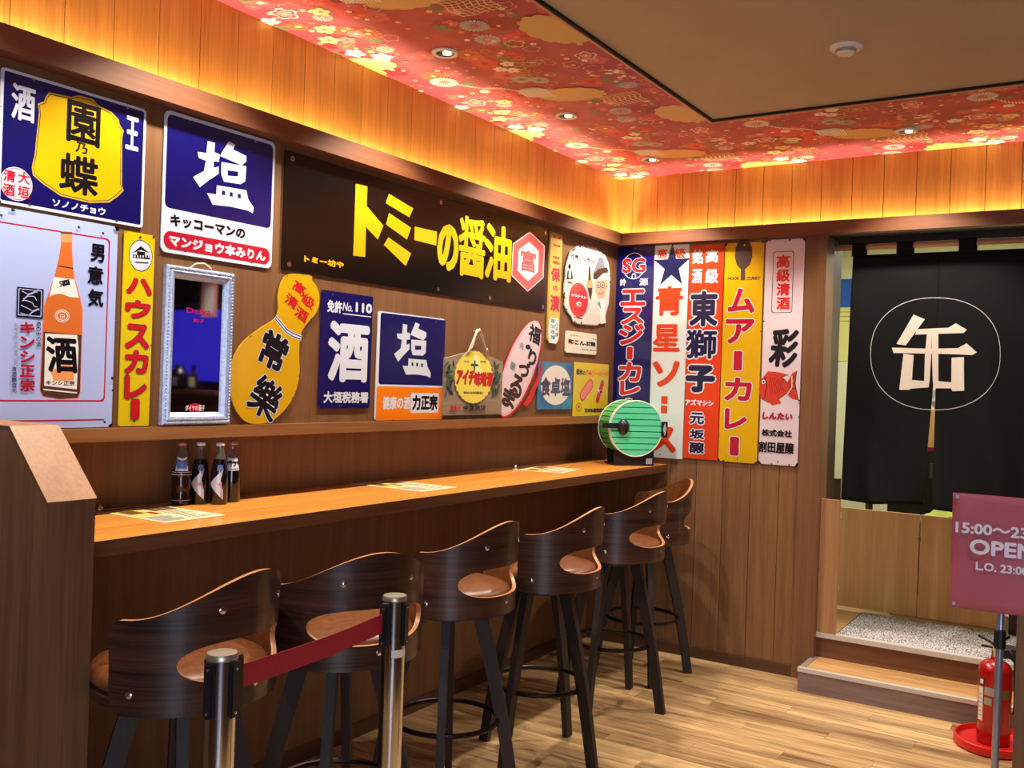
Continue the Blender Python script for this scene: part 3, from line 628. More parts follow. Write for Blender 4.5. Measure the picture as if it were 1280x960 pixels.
build('rope', V, Fc, mat('rope_fibre', (188, 172, 150), .8), S.root, smooth=True); S.done()

# slanted oval sign
S = Board('oval_sign', 'slanted white oval sign with a red edge and black hiragana, leaning on the ledge', 'sign', 'L', -1.225, -.812, 1.328, 1.838, .006, .006).crop(610, 380, .15625)
th_ = math.atan2(.50, .36); cx_, cz_ = S.p(262, 512); 
def oval(a, b, dx=0, dz=0, n=44, rot=th_): return [(cx_+dx+a*math.cos(t)*math.cos(rot)-b*math.sin(t)*math.sin(rot), cz_+dz+a*math.cos(t)*math.sin(rot)+b*math.sin(t)*math.cos(rot)) for t in [2*PI*i/n for i in range(n)]]
rot2 = th_; S.plate([q for q in oval(.290, .128)], RED); S.poly([(x, z) for x, z in oval(.284, .120, -.004, .004)], CREAM if False else PINKW); S.line(oval(.278, .112, -.004, .004), .0018, RED, local=True, closed=True)
rl = [(436, 440), (440, 520), (405, 640), (340, 790), (310, 820), (286, 806), (330, 740), (395, 600), (425, 500)]
build('red_board', *(lambda P: ([(a, -.004, b) for a, b in P]+[(a, 0, b) for a, b in P], [tuple(range(len(P)-1, -1, -1)), tuple(range(len(P), 2*len(P)))]+[(i, (i+1) % len(P), (i+1) % len(P)+len(P), i+len(P)) for i in range(len(P))]))([S.p(*q) for q in rl]), RED, S.root)
for ch, x0, y0, x1, y1, b, r in (('福', 328, 165, 420, 322, .004, -.25), ('・', 300, 322, 340, 366, .006, 0), ('り', 322, 362, 385, 500, .005, -.3), ('づ', 246, 455, 332, 592, .005, -.2), ('る', 180, 560, 274, 752, .006, -.35), ('ま', 118, 672, 216, 832, .006, -.3)): S.text(ch, x0, y0, x1, y1, BLK, b, rot=r)
S.text('元', 252, 312, 284, 366, GREYT, .001, rot=-.2); S.text('醸', 180, 462, 218, 530, GREYT, .001, rot=-.3)
S.done()

S = Board('wooden_strip_sign', 'narrow worn yellow wooden strip sign with red vertical writing', 'sign', 'L', -.792, -.668, 1.712, 2.292, .003, .010).crop(670, 280, .17699)
h = (S.u1-S.u0)/2; H_ = S.v1-S.v0; rg = random.Random(3)
S.plate([(-h+.004, .02), (-h+.02, .006), (-h+.05, 0), (0, .006), (h-.03, 0), (h-.01, .008), (h-.004, .05), (h, H_-.004), (.02, H_-.003), (-h, H_), (-h+.003, .3)], speckle('worn_yellow_wood', (206, 170, 64), (186, 150, 80), 30, .6, 1, .3))
for t, a, b, c, d, m, bo in (('醸造', 120, 78, 172, 112, RED, .001), ('元祖', 122, 138, 172, 166, RED, .001), ('三', 115, 190, 170, 212, CRIM, .003), ('ツ', 116, 222, 168, 252, CRIM, .003), ('三', 118, 256, 168, 290, CRIM, .004), ('保', 108, 302, 168, 412, CRIM, .004), ('の', 120, 432, 152, 474, CRIM, .002), ('漬', 102, 498, 164, 622, CRIM, .004)): S.text(t, a, b, c, d, m, bo)
S.mp([(98, 660), (160, 670), (160, 800), (140, 846), (90, 838), (84, 760)], WHP); S.column('醤油味噌', 104, 664, 132, 820, TEAL, .001); S.column('みそ漬', 134, 690, 156, 800, GREYT, .001)
S.chips(12, S.full(), .008, DKBR); S.done()

S = Board('enamel_sign', 'battered rounded off-white sign with a red disc and a man in a hat and glasses', 'sign', 'L', -.645, -.090, 1.815, 2.285, .004, .005).crop(670, 280, .17699)
pl = [(290, 155), (330, 150), (370, 158), (410, 158), (450, 185), (490, 222), (515, 280), (526, 370), (522, 460), (515, 560), (490, 650), (470, 690), (430, 716), (370, 712), (300, 706), (262, 690), (250, 655), (215, 610), (200, 570), (208, 520), (196, 490), (198, 430), (206, 380), (208, 300), (225, 240), (240, 190), (272, 172)]
P_ = [S.p(*q) for q in pl]; S.plate(P_, mat('aged_white', (206, 202, 190), .4, 0, .2))
S.line(P_, .006, mat('print_old_grey', (130, 124, 112), .5), local=True, closed=True)
S.text('元気ハツラツ!', 246, 205, 416, 286, BLK, .0012)
S.ell(301, 538, .110, .095, en('sign_red', (206, 40, 36))); S.text('オロナミン', 250, 490, 356, 530, WHITE, .0015); S.text('C', 284, 546, 318, 582, WHITE, .0025); S.text('ドリンク', 272, 594, 332, 616, BLK, .0012); S.text('大塚製薬', 270, 654, 326, 672, BLK, .0005); S.text('新発売', 222, 402, 254, 426, RED, .001)
S.mp([(416, 400), (505, 395), (505, 440), (485, 510), (450, 545), (420, 480)], SKIN)
S.mp([(445, 530), (480, 525), (492, 700), (455, 706)], WHP); S.mp([(430, 560), (452, 545), (458, 600)], GREYT)
S.mp([(412, 330), (440, 235), (465, 234), (480, 262), (482, 305), (506, 320), (508, 350), (470, 352), (430, 392), (404, 384), (402, 352)], GREYT); S.mp([(406, 350), (440, 318), (500, 306), (510, 335), (470, 348), (425, 392), (404, 388)], DKBR)
for x in (440, 470):
    c = S.p(x, 430); S.line([(c[0]+.024*math.cos(k*PI/8), c[1]+.016*math.sin(k*PI/8)) for k in range(16)], .003, BLK, local=True, closed=True); S.ell(x, 432, .006, .005, BLK)
S.line([(440, 485), (456, 496), (474, 482)], .004, CRIM); S.line([(456, 440), (452, 466), (460, 470)], .003, DKBR)
S.mp([(372, 300), (382, 302), (386, 400), (398, 420), (396, 480), (384, 545), (360, 440), (370, 398)], DKBR); S.mp([(358, 400), (398, 398), (394, 450), (360, 452)], LORANGE)
S.ell(236, 300, .014, .014, BLK); S.mp([(222, 330), (250, 330), (260, 386), (216, 390)], BLK); S.mp([(230, 318), (244, 318), (246, 380), (228, 380)], WHP)
S.ctr = lambda: (0, .235); S.chips(22, P_, .012); S.done()

S = Board('price_card', 'small cream card with brush writing above the blue salt tile', 'sign', 'L', -.590, -.229, 1.672, 1.790, .003, .005).crop(660, 400, .13018)
S.plate(S.full(0, .01), CREAM); S.text('特選あめ', 402, 138, 508, 162, ORNG, .0012); S.text('和こんぶ飴', 386, 180, 648, 258, BLK, .0022, shear=-.05); S.text('本舗 謹製', 512, 276, 652, 298, DKBR, .0004); S.line([(620, 182), (655, 186)], .003, BLK)
S.chips(8, size=.006); S.done()

S = Board('salt_sign', 'blue square sign with a white disc reading table salt', 'sign', 'L', -.862, -.500, 1.366, 1.614, .003, .005).crop(660, 400, .13018)
S.plate(S.full(0, .003), speckle('sign_blue_green', (40, 84, 140), (70, 140, 170), 8, .4, 1)); S.ell(270, 626, .158, .105, mat('disc_white', (216, 216, 206), .4)); S.text('食卓塩', 124, 545, 400, 735, DNAVY, .004); S.done()

S = Board('sausage_sign', 'bright yellow sign with a pink ham and a red sausage beside the drum', 'sign', 'L', -.481, -.066, 1.327, 1.624, .003, .005).crop(660, 400, .13018)
S.plate(S.full(0, .003), LEMON)
S.text('日水', 466, 466, 524, 530, BLK, .003); S.text('の', 526, 490, 552, 530, BLK, .0015); S.text('ハム', 556, 476, 612, 530, RED, .003); S.text('ソーセージ', 616, 486, 772, 545, ORNG, .003)
def cap(cx, cy, l, wd, a, m):
    c = S.p(cx, cy); S.poly([(c[0]+u*math.cos(a)-v*math.sin(a), c[1]+u*math.sin(a)+v*math.cos(a)) for u, v in [((l if math.cos(t) > 0 else -l)+wd*math.cos(t), wd*math.sin(t)) for t in [2*PI*i/20+.01 for i in range(20)]]], m)
cap(562, 672, .052, .034, .62, mat('print_ham_edge', (190, 60, 50), .5)); cap(562, 672, .050, .026, .62, PINK); cap(578, 660, .02, .012, .62, mat('print_ham', (226, 130, 120), .5))
cap(690, 688, .055, .020, 1.05, RED); S.mp([(668, 660), (712, 682), (704, 702), (660, 680)], WHITE); S.mp([(684, 672), (712, 684), (704, 704), (690, 694)], BLK)
S.ell(486, 836, .032, .024, RED); S.ell(486, 836, .026, .019, LEMON); S.ell(486, 836, .012, .009, RED); S.text('日本水産株式会社', 545, 846, 760, 886, BLK, .0015); S.done()

# ---------------- back wall uprights
def upright(label, u0, u1, v0, v1, m, r=.004, rim=None):
    S = Board('upright_enamel_sign', label, 'sign', 'B', u0, u1, v0, v1, .002, .006).crop(760, 280, .33333)
    S.plate(S.full(0, r), m)
    h = (u1-u0)/2
    return S
S = upright('dark blue upright enamel sign behind the green drum, red kana outlined in white', .010, .243, 1.10, 2.318, NAVY)
c = S.p(97, 157); S.line([(c[0]+.070*math.cos(k*PI/12), c[1]+.075*math.sin(k*PI/12)) for k in range(24)], .005, WHITE, local=True, closed=True)
S.text('SG', 55, 130, 140, 182, RED, .005, (WHITE, .003)); S.ell(97, 196, .014, .018, WHITE); S.ell(97, 196, .009, .012, NAVY)
S.text('鈴', 45, 205, 67, 232, WHITE, .001); S.text('源', 118, 204, 150, 230, WHITE, .001)
for ch, a, b, c_, d in (('エ', 48, 246, 140, 306), ('ス', 50, 314, 134, 378), ('ジ', 42, 374, 134, 454), ('|', 72, 460, 92, 508), ('カ', 40, 517, 124, 593), ('レ', 46, 588, 120, 645), ('|', 66, 655, 88, 715)): S.text(ch, a, b, c_, d, RED, .006, (WHITE, .006))
S.holes((.5, .01)); S.done()
S = upright('white upright enamel sign with a navy star and red characters', .250, .459, 1.10, 2.314, mat('enamel_cool_white', (206, 214, 212), .2, 0, .35))
S.text('高', 185, 93, 223, 131, VERM, .002); S.text('級', 250, 91, 290, 129, VERM, .002)
c = S.p(239, 158); st = []
for k in range(10): a = PI/2+k*PI/5; q = .122 if k % 2 == 0 else .047; st.append((c[0]+q*math.cos(a)*.96, c[1]+q*math.sin(a)*1.08))
S.poly(st, DNAVY)
for ch, a, b, c_, d, bo in (('青', 180, 234, 280, 344, .006), ('星', 170, 376, 268, 480, .006), ('ソ', 167, 512, 267, 614, .009), ('|', 200, 645, 222, 710, .002), ('ス', 160, 756, 254, 860, .009)): S.text(ch, a, b, c_, d, VERM, bo)
S.line([(200, 677), (222, 679)], .008, mat('enamel_cool_white')); S.holes((.5, .012), (.35, .985)); S.done()
S = upright('orange-red upright enamel sign with navy characters outlined in white', .463, .665, 1.108, 2.308, VERM)
for ch, a, b, c_, d in (('高', 367, 97, 413, 143), ('級', 365, 168, 413, 222), ('銘', 317, 97, 355, 149), ('酒', 315, 168, 352, 222)): S.text(ch, a, b, c_, d, WHITE, .0025)
for ch, a, b, c_, d, bo in (('東', 308, 252, 410, 384, .0075), ('獅', 294, 396, 406, 506, .005), ('子', 292, 528, 400, 634, .011)): S.text(ch, a, b, c_, d, DNAVY, bo, (WHITE, .008))
S.text('アズマシシ', 290, 656, 396, 684, WHITE, .002)
for ch, a, b, c_, d in (('元', 308, 706, 360, 752), ('坂', 308, 769, 361, 808), ('醸', 306, 816, 360, 863)): S.text(ch, a, b, c_, d, DNAVY, .003, (WHITE, .006))
S.holes((.5, .012), (.5, .985)); S.done()
S = upright('yellow upright enamel sign with a brown spoon shape and crimson katakana', .670, .887, 1.106, 2.306, YEL, .012)
c = S.p(508, 122); S.poly([(c[0]+a, c[1]+b) for a, b in ((-.012, -.13), (.014, -.13), (.012, -.07), (.038, -.045), (.050, .0), (.046, .05), (.028, .085), (.0, .10), (-.028, .085), (-.046, .05), (-.050, 0), (-.036, -.045), (-.012, -.07))], DKBR)
S.text('MOOR', 449, 199, 492, 210, DKBR, .001); S.text('CURRY', 520, 198, 572, 209, DKBR, .001)
for ch, a, b, c_, d in (('ム', 450, 242, 550, 334), ('ア', 442, 356, 548, 450), ('|', 472, 476, 502, 550), ('カ', 438, 574, 538, 666), ('レ', 438, 690, 520, 774), ('|', 458, 797, 490, 870)): S.text(ch, a, b, c_, d, CRIM, .007, (WHITE, .0045))
S.chips(34, size=.008); S.holes((.5, .012), (.5, .985)); S.done()
S = upright('white upright enamel sign with a red sea bream and boxed red characters', .897, 1.106, 1.108, 2.312, PINKW, .022)
for d, m in ((0, BLK), (2.2, PINKW)):
    a, b = S.p(620+d, 104+d), S.p(690-d, 333-d); S.poly(S.rr(a[0], b[0], b[1], a[1], .012), m)
S.column('高級清酒', 632, 114, 682, 324, en('sign_red', (206, 40, 36)), .003, gap=.05)
S.text('彩', 610, 392, 712, 540, BLK, .007, rot=-.1)
bo_ = [(566, 620), (570, 590), (590, 565), (620, 555), (650, 572), (672, 595), (690, 560), (706, 552), (700, 600), (712, 660), (690, 655), (668, 635), (640, 655), (600, 668), (575, 655), (568, 635)]
FISH = en('fish_red', (200, 58, 40)); S.mp([(567+(x-567)*1.02, 612+(y-612)*1.03) for x, y in bo_], BLK); S.mp(bo_, FISH); S.mp([(585, 570), (600, 552), (640, 556), (680, 566), (650, 575), (620, 562)], FISH); S.mp([(600, 664), (640, 655), (650, 672), (615, 680)], FISH)
for i in range(7): S.line([(612+i*8, 574+i*2), (604+i*8, 600), (612+i*8, 640-i*2)], .0016, BLK)
for i in range(4): S.line([(676, 600+i*6), (704, 566+i*26)], .0014, BLK)
S.ell(584, 592, .011, .011, WHITE); S.ell(584, 592, .006, .006, BLK); S.line([(588, 572), (596, 610), (586, 655)], .003, BLK)
S.line([(672, 640), (690, 612), (690, 570)], .006, en('pale_green', (190, 216, 190)))
S.text('しんたい', 580, 704, 692, 737, CRIM, .0028, shear=.12); S.text('株式会社', 577, 768, 690, 801, BLK, .0018); S.text('割田屋醸', 566, 813, 697, 864, BLK, .0018)
S.chips(30, size=.009); S.holes((.5, .012), (.5, .985)); S.done()

# ================================================================== COUNTER AND STOOLS
ct = thing('counter', 'long orange-brown wooden counter running along the wall of signs', 'counter', (.12, -1.83, 0))
chl(box('counter_top', XL, .363, -3.658, 0, 1.025, 1.063, W_TOP, None), ct)
chl(box('front_edge', .3632, .3655, -3.658, 0, 1.022, 1.0632, W_TOPE), ct)
chl(box('wall_cleat', XL, XL+.03, -3.655, -.003, .965, 1.0245, W_SIGN), ct)

def shell():
    R0, t, th = .235, .013, math.radians(90); zb = .702
    def top(a):
        u = abs(a)/th; h = .222+.098*(.5+.5*math.cos(PI*min(1, u*1.12)))
        if u > .90: h -= .045*(1-math.sqrt(max(0, 1-((u-.90)/.10)**2)))
        return zb+h
    def bot(a):
        u = abs(a)/th
        return zb+(.045*(1-math.sqrt(max(0, 1-((u-.88)/.12)**2))) if u > .88 else 0)
    ha, hc, hh = math.radians(50), zb+.118, .050
    def hole(a):
        u = abs(a)/ha
        if u >= 1: return hc, hc
        e = (1-u**3.2)**.5; return hc-hh*e, hc+hh*e*(1.0)
    A = sorted(set([round(x, 5) for x in [-th+2*th*i/48 for i in range(49)]+[s_*ha*q for s_ in (-1, 1) for q in (1, .985, .95, .9, .84)]+[s_*th*q for s_ in (-1, 1) for q in (.993, .975, .93)]]))
    V, Fo, Fi, Fe = [], [], [], []
    def rad(z): return R0+.010*max(0, (z-zb-.1)/.3)
    cols = []
    for a in A:
        h0, h1 = hole(a); zs = [bot(a)+(h0-bot(a))*k/4 for k in range(5)]+[h1+(top(a)-h1)*k/5 for k in range(6)]
        row = []
        for z in zs:
            for r in (rad(z), rad(z)-t): V.append((r*math.cos(a), r*math.sin(a), z))
            row.append(len(V)-2)
        cols.append(row)
    n = len(A)
    for i in range(n-1):
        a, b = cols[i], cols[i+1]; openh = abs(A[i]) < ha-1e-4 or abs(A[i+1]) < ha-1e-4
        for k in range(10):
            if k == 4: continue
            Fo.append((a[k], b[k], b[k+1], a[k+1])); Fi.append((a[k+1]+1, b[k+1]+1, b[k]+1, a[k]+1))
        Fe.append((a[0]+1, b[0]+1, b[0], a[0])); Fe.append((a[10], b[10], b[10]+1, a[10]+1))
        if openh: Fe.append((a[4], b[4], b[4]+1, a[4]+1)); Fe.append((a[5]+1, b[5]+1, b[5], a[5]))
    for row, flip in ((cols[0], 1), (cols[-1], 0)):
        for k in range(10):
            if k == 4: continue
            q = (row[k], row[k+1], row[k+1]+1, row[k]+1); Fe.append(q if flip else q[::-1])
    return V, Fo, Fi, Fe, rad, zb, th
V, Fo, Fi, Fe, rad, zb, th_s = shell()
meS = bpy.data.meshes.new('backrest'); meS.from_pydata(V, [], Fo+Fi+Fe)
for m in (W_STOOL, LEATHER, EDGE): meS.materials.append(m)
meS.polygons.foreach_set('material_index', [0]*len(Fo)+[1]*len(Fi)+[2]*len(Fe)); meS.polygons.foreach_set('use_smooth', [True]*(len(Fo)+len(Fi))+[False]*len(Fe))
bm = bmesh.new(); bm.from_mesh(meS); bmesh.ops.remove_doubles(bm, verts=bm.verts, dist=1e-5); bm.to_mesh(meS); bm.free(); meS.set_sharp_from_angle(angle=.7)
def dmesh(name, V, Fc, m, smooth=True):
    me = bpy.data.meshes.new(name); me.from_pydata([tuple(v) for v in V], [], Fc); me.materials.append(m)
    if smooth: me.polygons.foreach_set('use_smooth', [True]*len(me.polygons)); me.set_sharp_from_angle(angle=.7)
    return me
meC = dmesh('seat_cushion', *lathe([(.0, .735), (.200, .735), (.212, .742), (.218, .754), (.215, .768), (.205, .779), (.18, .786), (.10, .790), (.0, .791)], 40), LEATHER)
meP = dmesh('seat_pan', *lathe([(.0, .694), (.190, .694), (.208, .704), (.215, .718), (.216, .730), (.210, .735), (0, .735)], 40), W_STOOL)
meW = dmesh('swivel_plate', *lathe([(0, .668), (.115, .668), (.12, .672), (.12, .684), (.10, .688), (.10, .694), (0, .694)], 28), BLACKW)
def legmesh():
    V = []; n = 5
    for i in range(n+1):
        t = i/n; z = .690*(1-t); r = .105+.150*t+.012*math.sin(PI*t); wr, wt = .026-.005*t, .0145-.002*t
        for a, b in ((-1, -1), (1, -1), (1, 1), (-1, 1)): V.append((r+a*wr, b*wt, z))
    Fc = [(4*i+k, 4*i+4+k, 4*i+4+(k+1) % 4, 4*i+(k+1) % 4) for i in range(n) for k in range(4)]+[(0, 1, 2, 3), (4*n+3, 4*n+2, 4*n+1, 4*n)]
    return dmesh('leg', V, Fc, W_LEG, False)
meL = legmesh()
meR = dmesh('foot_ring', *tube([(.186*math.cos(2*PI*k/40), .186*math.sin(2*PI*k/40), .298) for k in range(40)], .0095, 8, True), DARKM)
meB = dmesh('screw', *lathe([(0, 0), (.0085, 0), (.0085, .002), (.005, .004), (0, .0045)], 12), CHROME)
def inst(name, me, parent, mw=None):
    o = bpy.data.objects.new(name, me); COL.objects.link(o); o.parent = parent
    if mw is not None: o.matrix_local = mw
    return o
STOOLS = [((.541, -3.46), 9, -35, 'nearest walnut bar stool, beside the sloping partition and behind the front queue post'),
          ((.62, -2.957), -21, 33, 'second walnut bar stool from the partition, its seat crossed by the red belt'),
          ((.535, -2.30), 2, 32, 'third walnut bar stool from the partition, just beyond the far queue post'),
          ((.584, -1.734), 6, 0, 'fourth walnut bar stool from the partition, under the middle of the counter'),
          ((.534, -0.985), 2, 4, 'fifth walnut bar stool from the partition, next to last before the back wall'),
          ((.445, -0.45), 40, 37, 'walnut bar stool turned sideways in the corner, showing its brown leather inner back')]
for (x, y), rot, lrot, lab in STOOLS:
    t = thing('bar_stool', lab, 'stool', (x, y, 0), math.radians(rot), 'bar stools along the counter')
    inst('backrest', meS, t); inst('seat_cushion', meC, t); inst('seat_pan', meP, t); inst('swivel_plate', meW, t); inst('foot_ring', meR, t)
    for k in range(4):
        inst('leg', meL, t, Matrix.Rotation(math.radians(lrot-rot)+PI/2*k, 4, 'Z'))
    for a, z in ((-26, .942), (26, .942), (-76, .752), (0, .748), (76, .752)):
        a = math.radians(a); r = rad(z)-.0005
        mw = Matrix.Translation((r*math.cos(a), r*math.sin(a), z)) @ Matrix.Rotation(a, 4, 'Z') @ Matrix.Rotation(PI/2, 4, 'Y'); inst('screw', meB, t, mw)

# ================================================================== ON THE COUNTER
KZ = 1.063
GLB = mat('brown_glass', (70, 40, 26), .08); GLB.node_tree.nodes['Principled BSDF'].inputs['Transmission Weight'].default_value = .55
GLK = mat('dark_glass', (14, 9, 12), .07, 0, .5); GLC = mat('clear_neck_glass', (150, 140, 132), .08); GLC.node_tree.nodes['Principled BSDF'].inputs['Transmission Weight'].default_value = .75
LBW = mat('label_white', (214, 216, 226), .45); LBB = mat('label_blue', (60, 120, 200), .45); LBP = mat('label_pink', (206, 120, 140), .45); LBS = mat('label_silver', (190, 190, 204), .35, .3)
def patch(prof_r, a0, a1, z0f, z1f, n=10, lift=.0007):
    V = []; 
    for i in range(n+1):
        a = a0+(a1-a0)*i/n
        for z in (z0f(i/n), z1f(i/n)): r = prof_r(z)+lift; V.append((r*math.cos(a), r*math.sin(a), z))
    return V, [(2*i, 2*i+2, 2*i+3, 2*i+1) for i in range(n)]
def interp(P, z):
    for (r0, z0), (r1, z1) in zip(P, P[1:]):
        if z0 <= z <= z1 and z1 > z0: return r0+(r1-r0)*(z-z0)/(z1-z0)
    return P[-1][0]
def bottle(label, x, y, kind, z0=KZ, group='glass drink bottles on the counter', name='drink_bottle', yaw=None):
    t = thing(name, label, 'bottle', (x, y, z0), yaw if yaw is not None else math.atan2(CAM.y-y, CAM.x-x), group)
    if kind == 1: pb_ = [(0, 0), (.028, 0), (.031, .005), (.031, .012), (.029, .016), (.030, .05), (.031, .088), (.030, .094), (.0315, .10), (.029, .11), (.024, .145), (.0165, .17), (.0125, .19), (.0115, .197)]
    else: pb_ = [(0, 0), (.026, 0), (.0285, .005), (.0285, .08), (.027, .11), (.023, .135), (.017, .16), (.013, .178), (.0115, .197)]
    cut = .115 if kind == 1 else (.150 if kind < 4 else .145)
    lo = [p for p in pb_ if p[1] <= cut]; ri = interp(pb_, cut); lo.append((ri, cut)); hi = [(ri, cut)]+[p for p in pb_ if p[1] > cut]
    V, Fc = lathe(lo, 28); build('body', V, Fc, GLB if kind == 1 else GLK, t, smooth=True).data.set_sharp_from_angle(angle=.8)
    V, Fc = lathe(hi, 28); build('neck', V, Fc, GLC if kind < 5 else GLK, t, smooth=True).data.set_sharp_from_angle(angle=.8)
    V, Fc = lathe([(.0125, .193), (.0145, .195), (.0148, .199), (.0135, .204), (0, .205)], 22); build('cap', V, Fc, LBW if kind in (2, 3) else mat('cap_rose', (190, 130, 124), .4, .4), t, smooth=True)
    pr_ = lambda z: interp(pb_, z)
    if kind == 1:
        for z in (.016, .100, .108): V, Fc = patch(pr_, -1.4, 1.4, lambda u: z-.0008, lambda u: z+.0008, 14); build('glass_ring', V, Fc, LBW, t)
        V, Fc = patch(pr_, -.75, .75, lambda u: .112, lambda u: .152+.006*abs(u-.5)*2); o = build('label', V, Fc, LBW, t)
        V, Fc = patch(pr_, -.6, .55, lambda u: .120, lambda u: .143, lift=.0011); build('label_print', V, Fc, LBB, o)
    if kind in (2, 3):
        V, Fc = patch(pr_, -1.25, .45, lambda u: .068-.052*u+.0, lambda u: .068+.052*u, lift=.001); o = build('label', V, Fc, LBS, t)
        V, Fc = patch(pr_, -.25, .25, lambda u: .068-.010*u, lambda u: .068+.010*u, lift=.0015); build('label_print', V, Fc, LBP, o)
        V, Fc = patch(pr_, -.3, .4, lambda u: .112, lambda u: .132, lift=.001); build('shoulder_print', V, Fc, mat('label_dim_blue', (70, 90, 150), .4), t)
    if kind == 4:
        V, Fc = patch(pr_, -.95, .95, lambda u: .108, lambda u: .148+.004*abs(u-.5)*2); o = build('label', V, Fc, LBW, t)
        for a0, a1, z0_, z1_ in ((-.55, -.05, .136, .141), (-.2, -.05, .120, .137), (.1, .3, .135, .140), (.35, .45, .124, .14), (.1, .4, .122, .126), (-.8, .8, .112, .1145)):
            V, Fc = patch(pr_, a0, a1, lambda u: z0_, lambda u: z1_, 4, .0012); build('label_print', V, Fc, BLK, o)
    return t
b1 = on(229, 631, 2, KZ); b2 = on(252, 630, 2, KZ); b3 = on(271, 630, 2, KZ); b4 = on(291, 627, 2, KZ)
bottle('clear brown bottle with a blue and white shoulder label, leftmost on the counter', -.060, -2.999, 1); bottle('dark bottle with a silver triangle label, beside the clear brown bottle', -.035, -2.944, 2)
bottle('dark bottle with a silver triangle label, beside the bottle with a black and white label', .010, -2.902, 3); bottle('dark bottle with a black and white shoulder label, rightmost of four', -.010, -2.832, 4)

def menu(label, pts, n):
    c = [on(a, b, 2, KZ+.002) for a, b in pts]; L = (c[0]+c[1]+c[2]+c[3])/4
    # turn the four corners into a true rectangle
    ux = ((c[1]-c[0])+(c[2]-c[3])); ux.z = 0; a = math.atan2(ux.y, ux.x); W = ux.length/2; H = ((c[3]-c[0]).length+(c[2]-c[1]).length)/2
    t = thing('menu_sheet', label, 'menu', (L.x, L.y, KZ), a, 'menu sheets on the counter'); rg = random.Random(n)
    box('sheet', -W/2, W/2, -H/2, H/2, .0005, .0022, mat('menu_paper', (228, 220, 178), .35), t)
    V, Fc, mi, ms = [], [], [], [BLK, mat('menu_yellow', (220, 196, 90), .5), mat('menu_brown', (110, 60, 30), .5), RED, GREYT]
    def q(x0, x1, y0, y1, m, z=.0026): n_ = len(V); V.extend([(x0*W/2, y0*H/2, z), (x1*W/2, y0*H/2, z), (x1*W/2, y1*H/2, z), (x0*W/2, y1*H/2, z)]); Fc.append((n_, n_+1, n_+2, n_+3)); mi.append(m)
    q(-.9, .9, .78, .9, 0); q(-.9, .0, -.2, .65, 1)
    for i in range(3): q(.1+.27*i, .32+.27*i, .2, .62, 2, .0028)
    q(-.8, -.3, .1, .5, 2, .0028); q(-.25, -.05, -.1, .2, 3, .0028)
    for i in range(9): q(-.9, rg.uniform(-.3, 0), -.3-.07*i, -.325-.07*i, 4, .0028); q(.1, rg.uniform(.5, .9), .08-.11*i, .055-.11*i, 0, .0028)
    build('print', V, Fc, ms, t, mi)
    V, Fc = lathe([(.011, .002), (.012, .006), (.008, .016), (.004, .022), (0, .023)], 12, (-W/2+.015, H/2-.012)); build('paper_clip', V, Fc, CHROME, t, smooth=True)
menu('cream printed menu sheet next to the sloping partition', [(203, 655), (120, 637), (195, 631), (280, 643)][1:]+[(203, 655)], 1)
menu('cream printed menu sheet in the middle of the counter', [(443, 602), (490, 598), (558, 610), (515, 616)], 2)
menu('cream printed menu sheet at the far end of the counter near the drum', [(646, 586), (672, 581.5), (720, 587), (697, 592)], 3)

# green drum
DG = mat('drum_green', (92, 214, 160), .4); DGS = mat('drum_slat_green', (78, 168, 96), .45); DGL = mat('drum_gap', (12, 52, 34), .6)
an = math.radians(-44); dr = thing('striped_drum', 'green striped round drum on a black stand at the end of the counter', 'drum', (.215, -.19, KZ), an)
Rd, Ld, zc = .152, .20, .206
def disc_slats():
    n = 9; hgt = 2*Rd*.985/n
    for i in range(n):
        z0_, z1_ = -Rd*.985+i*hgt+.0024, -Rd*.985+(i+1)*hgt-.0024; P = []
        for k in range(7): z = z0_+(z1_-z0_)*k/6; P.append((math.sqrt(max(0, (Rd*.985)**2-z*z)), z))
        pts = P+[(-a, b) for a, b in P[::-1]]; m_ = len(pts)
        V = [(Ld/2+.002, a, zc+b) for a, b in pts]+[(Ld/2-.004, a, zc+b) for a, b in pts]
        build('slat', V, [tuple(range(m_)), tuple(range(2*m_-1, m_-1, -1))]+[(i_, i_+m_, (i_+1) % m_+m_, (i_+1) % m_) for i_ in range(m_)], DG, dr)
disc_slats()
def cyl_x(r, x0, x1, n=48, z=zc, y=0):
    V = [(x, y+r*math.cos(2*PI*k/n), z+r*math.sin(2*PI*k/n)) for x in (x0, x1) for k in range(n)]
    return V, [(k, (k+1) % n, n+(k+1) % n, n+k) for k in range(n)]+[tuple(range(n-1, -1, -1)), tuple(range(n, 2*n))]
build('core', *cyl_x(Rd-.006, -Ld/2, Ld/2-.004), DGL, dr)
ns = 30
for k in range(ns):
    a0, a1 = 2*PI*k/ns+.018, 2*PI*(k+1)/ns-.018; V = [(x, r*math.cos(a), zc+r*math.sin(a)) for x in (-Ld/2, Ld/2-.006) for r in (Rd-.007, Rd) for a in (a0, a1)]
    build('stave', V, [(2, 3, 7, 6), (0, 4, 5, 1), (0, 1, 3, 2), (4, 6, 7, 5), (0, 2, 6, 4), (1, 5, 7, 3)], DGS, dr)
def ringx(r, x, m, rt=.0035, z=zc): return build('rim', *tube([(x, r*math.cos(2*PI*k/48), z+r*math.sin(2*PI*k/48)) for k in range(48)], rt, 8, True), m, dr, smooth=True)
ringx(Rd+.001, Ld/2, WHP, .0035); ringx(Rd+.001, Ld/2-.022, WHP, .0025); ringx(Rd+.001, -Ld/2, WHP, .0025)
V, Fc = lathe([(0, 0), (.030, 0), (.033, .006), (.030, .022), (.014, .034), (0, .036)], 24)
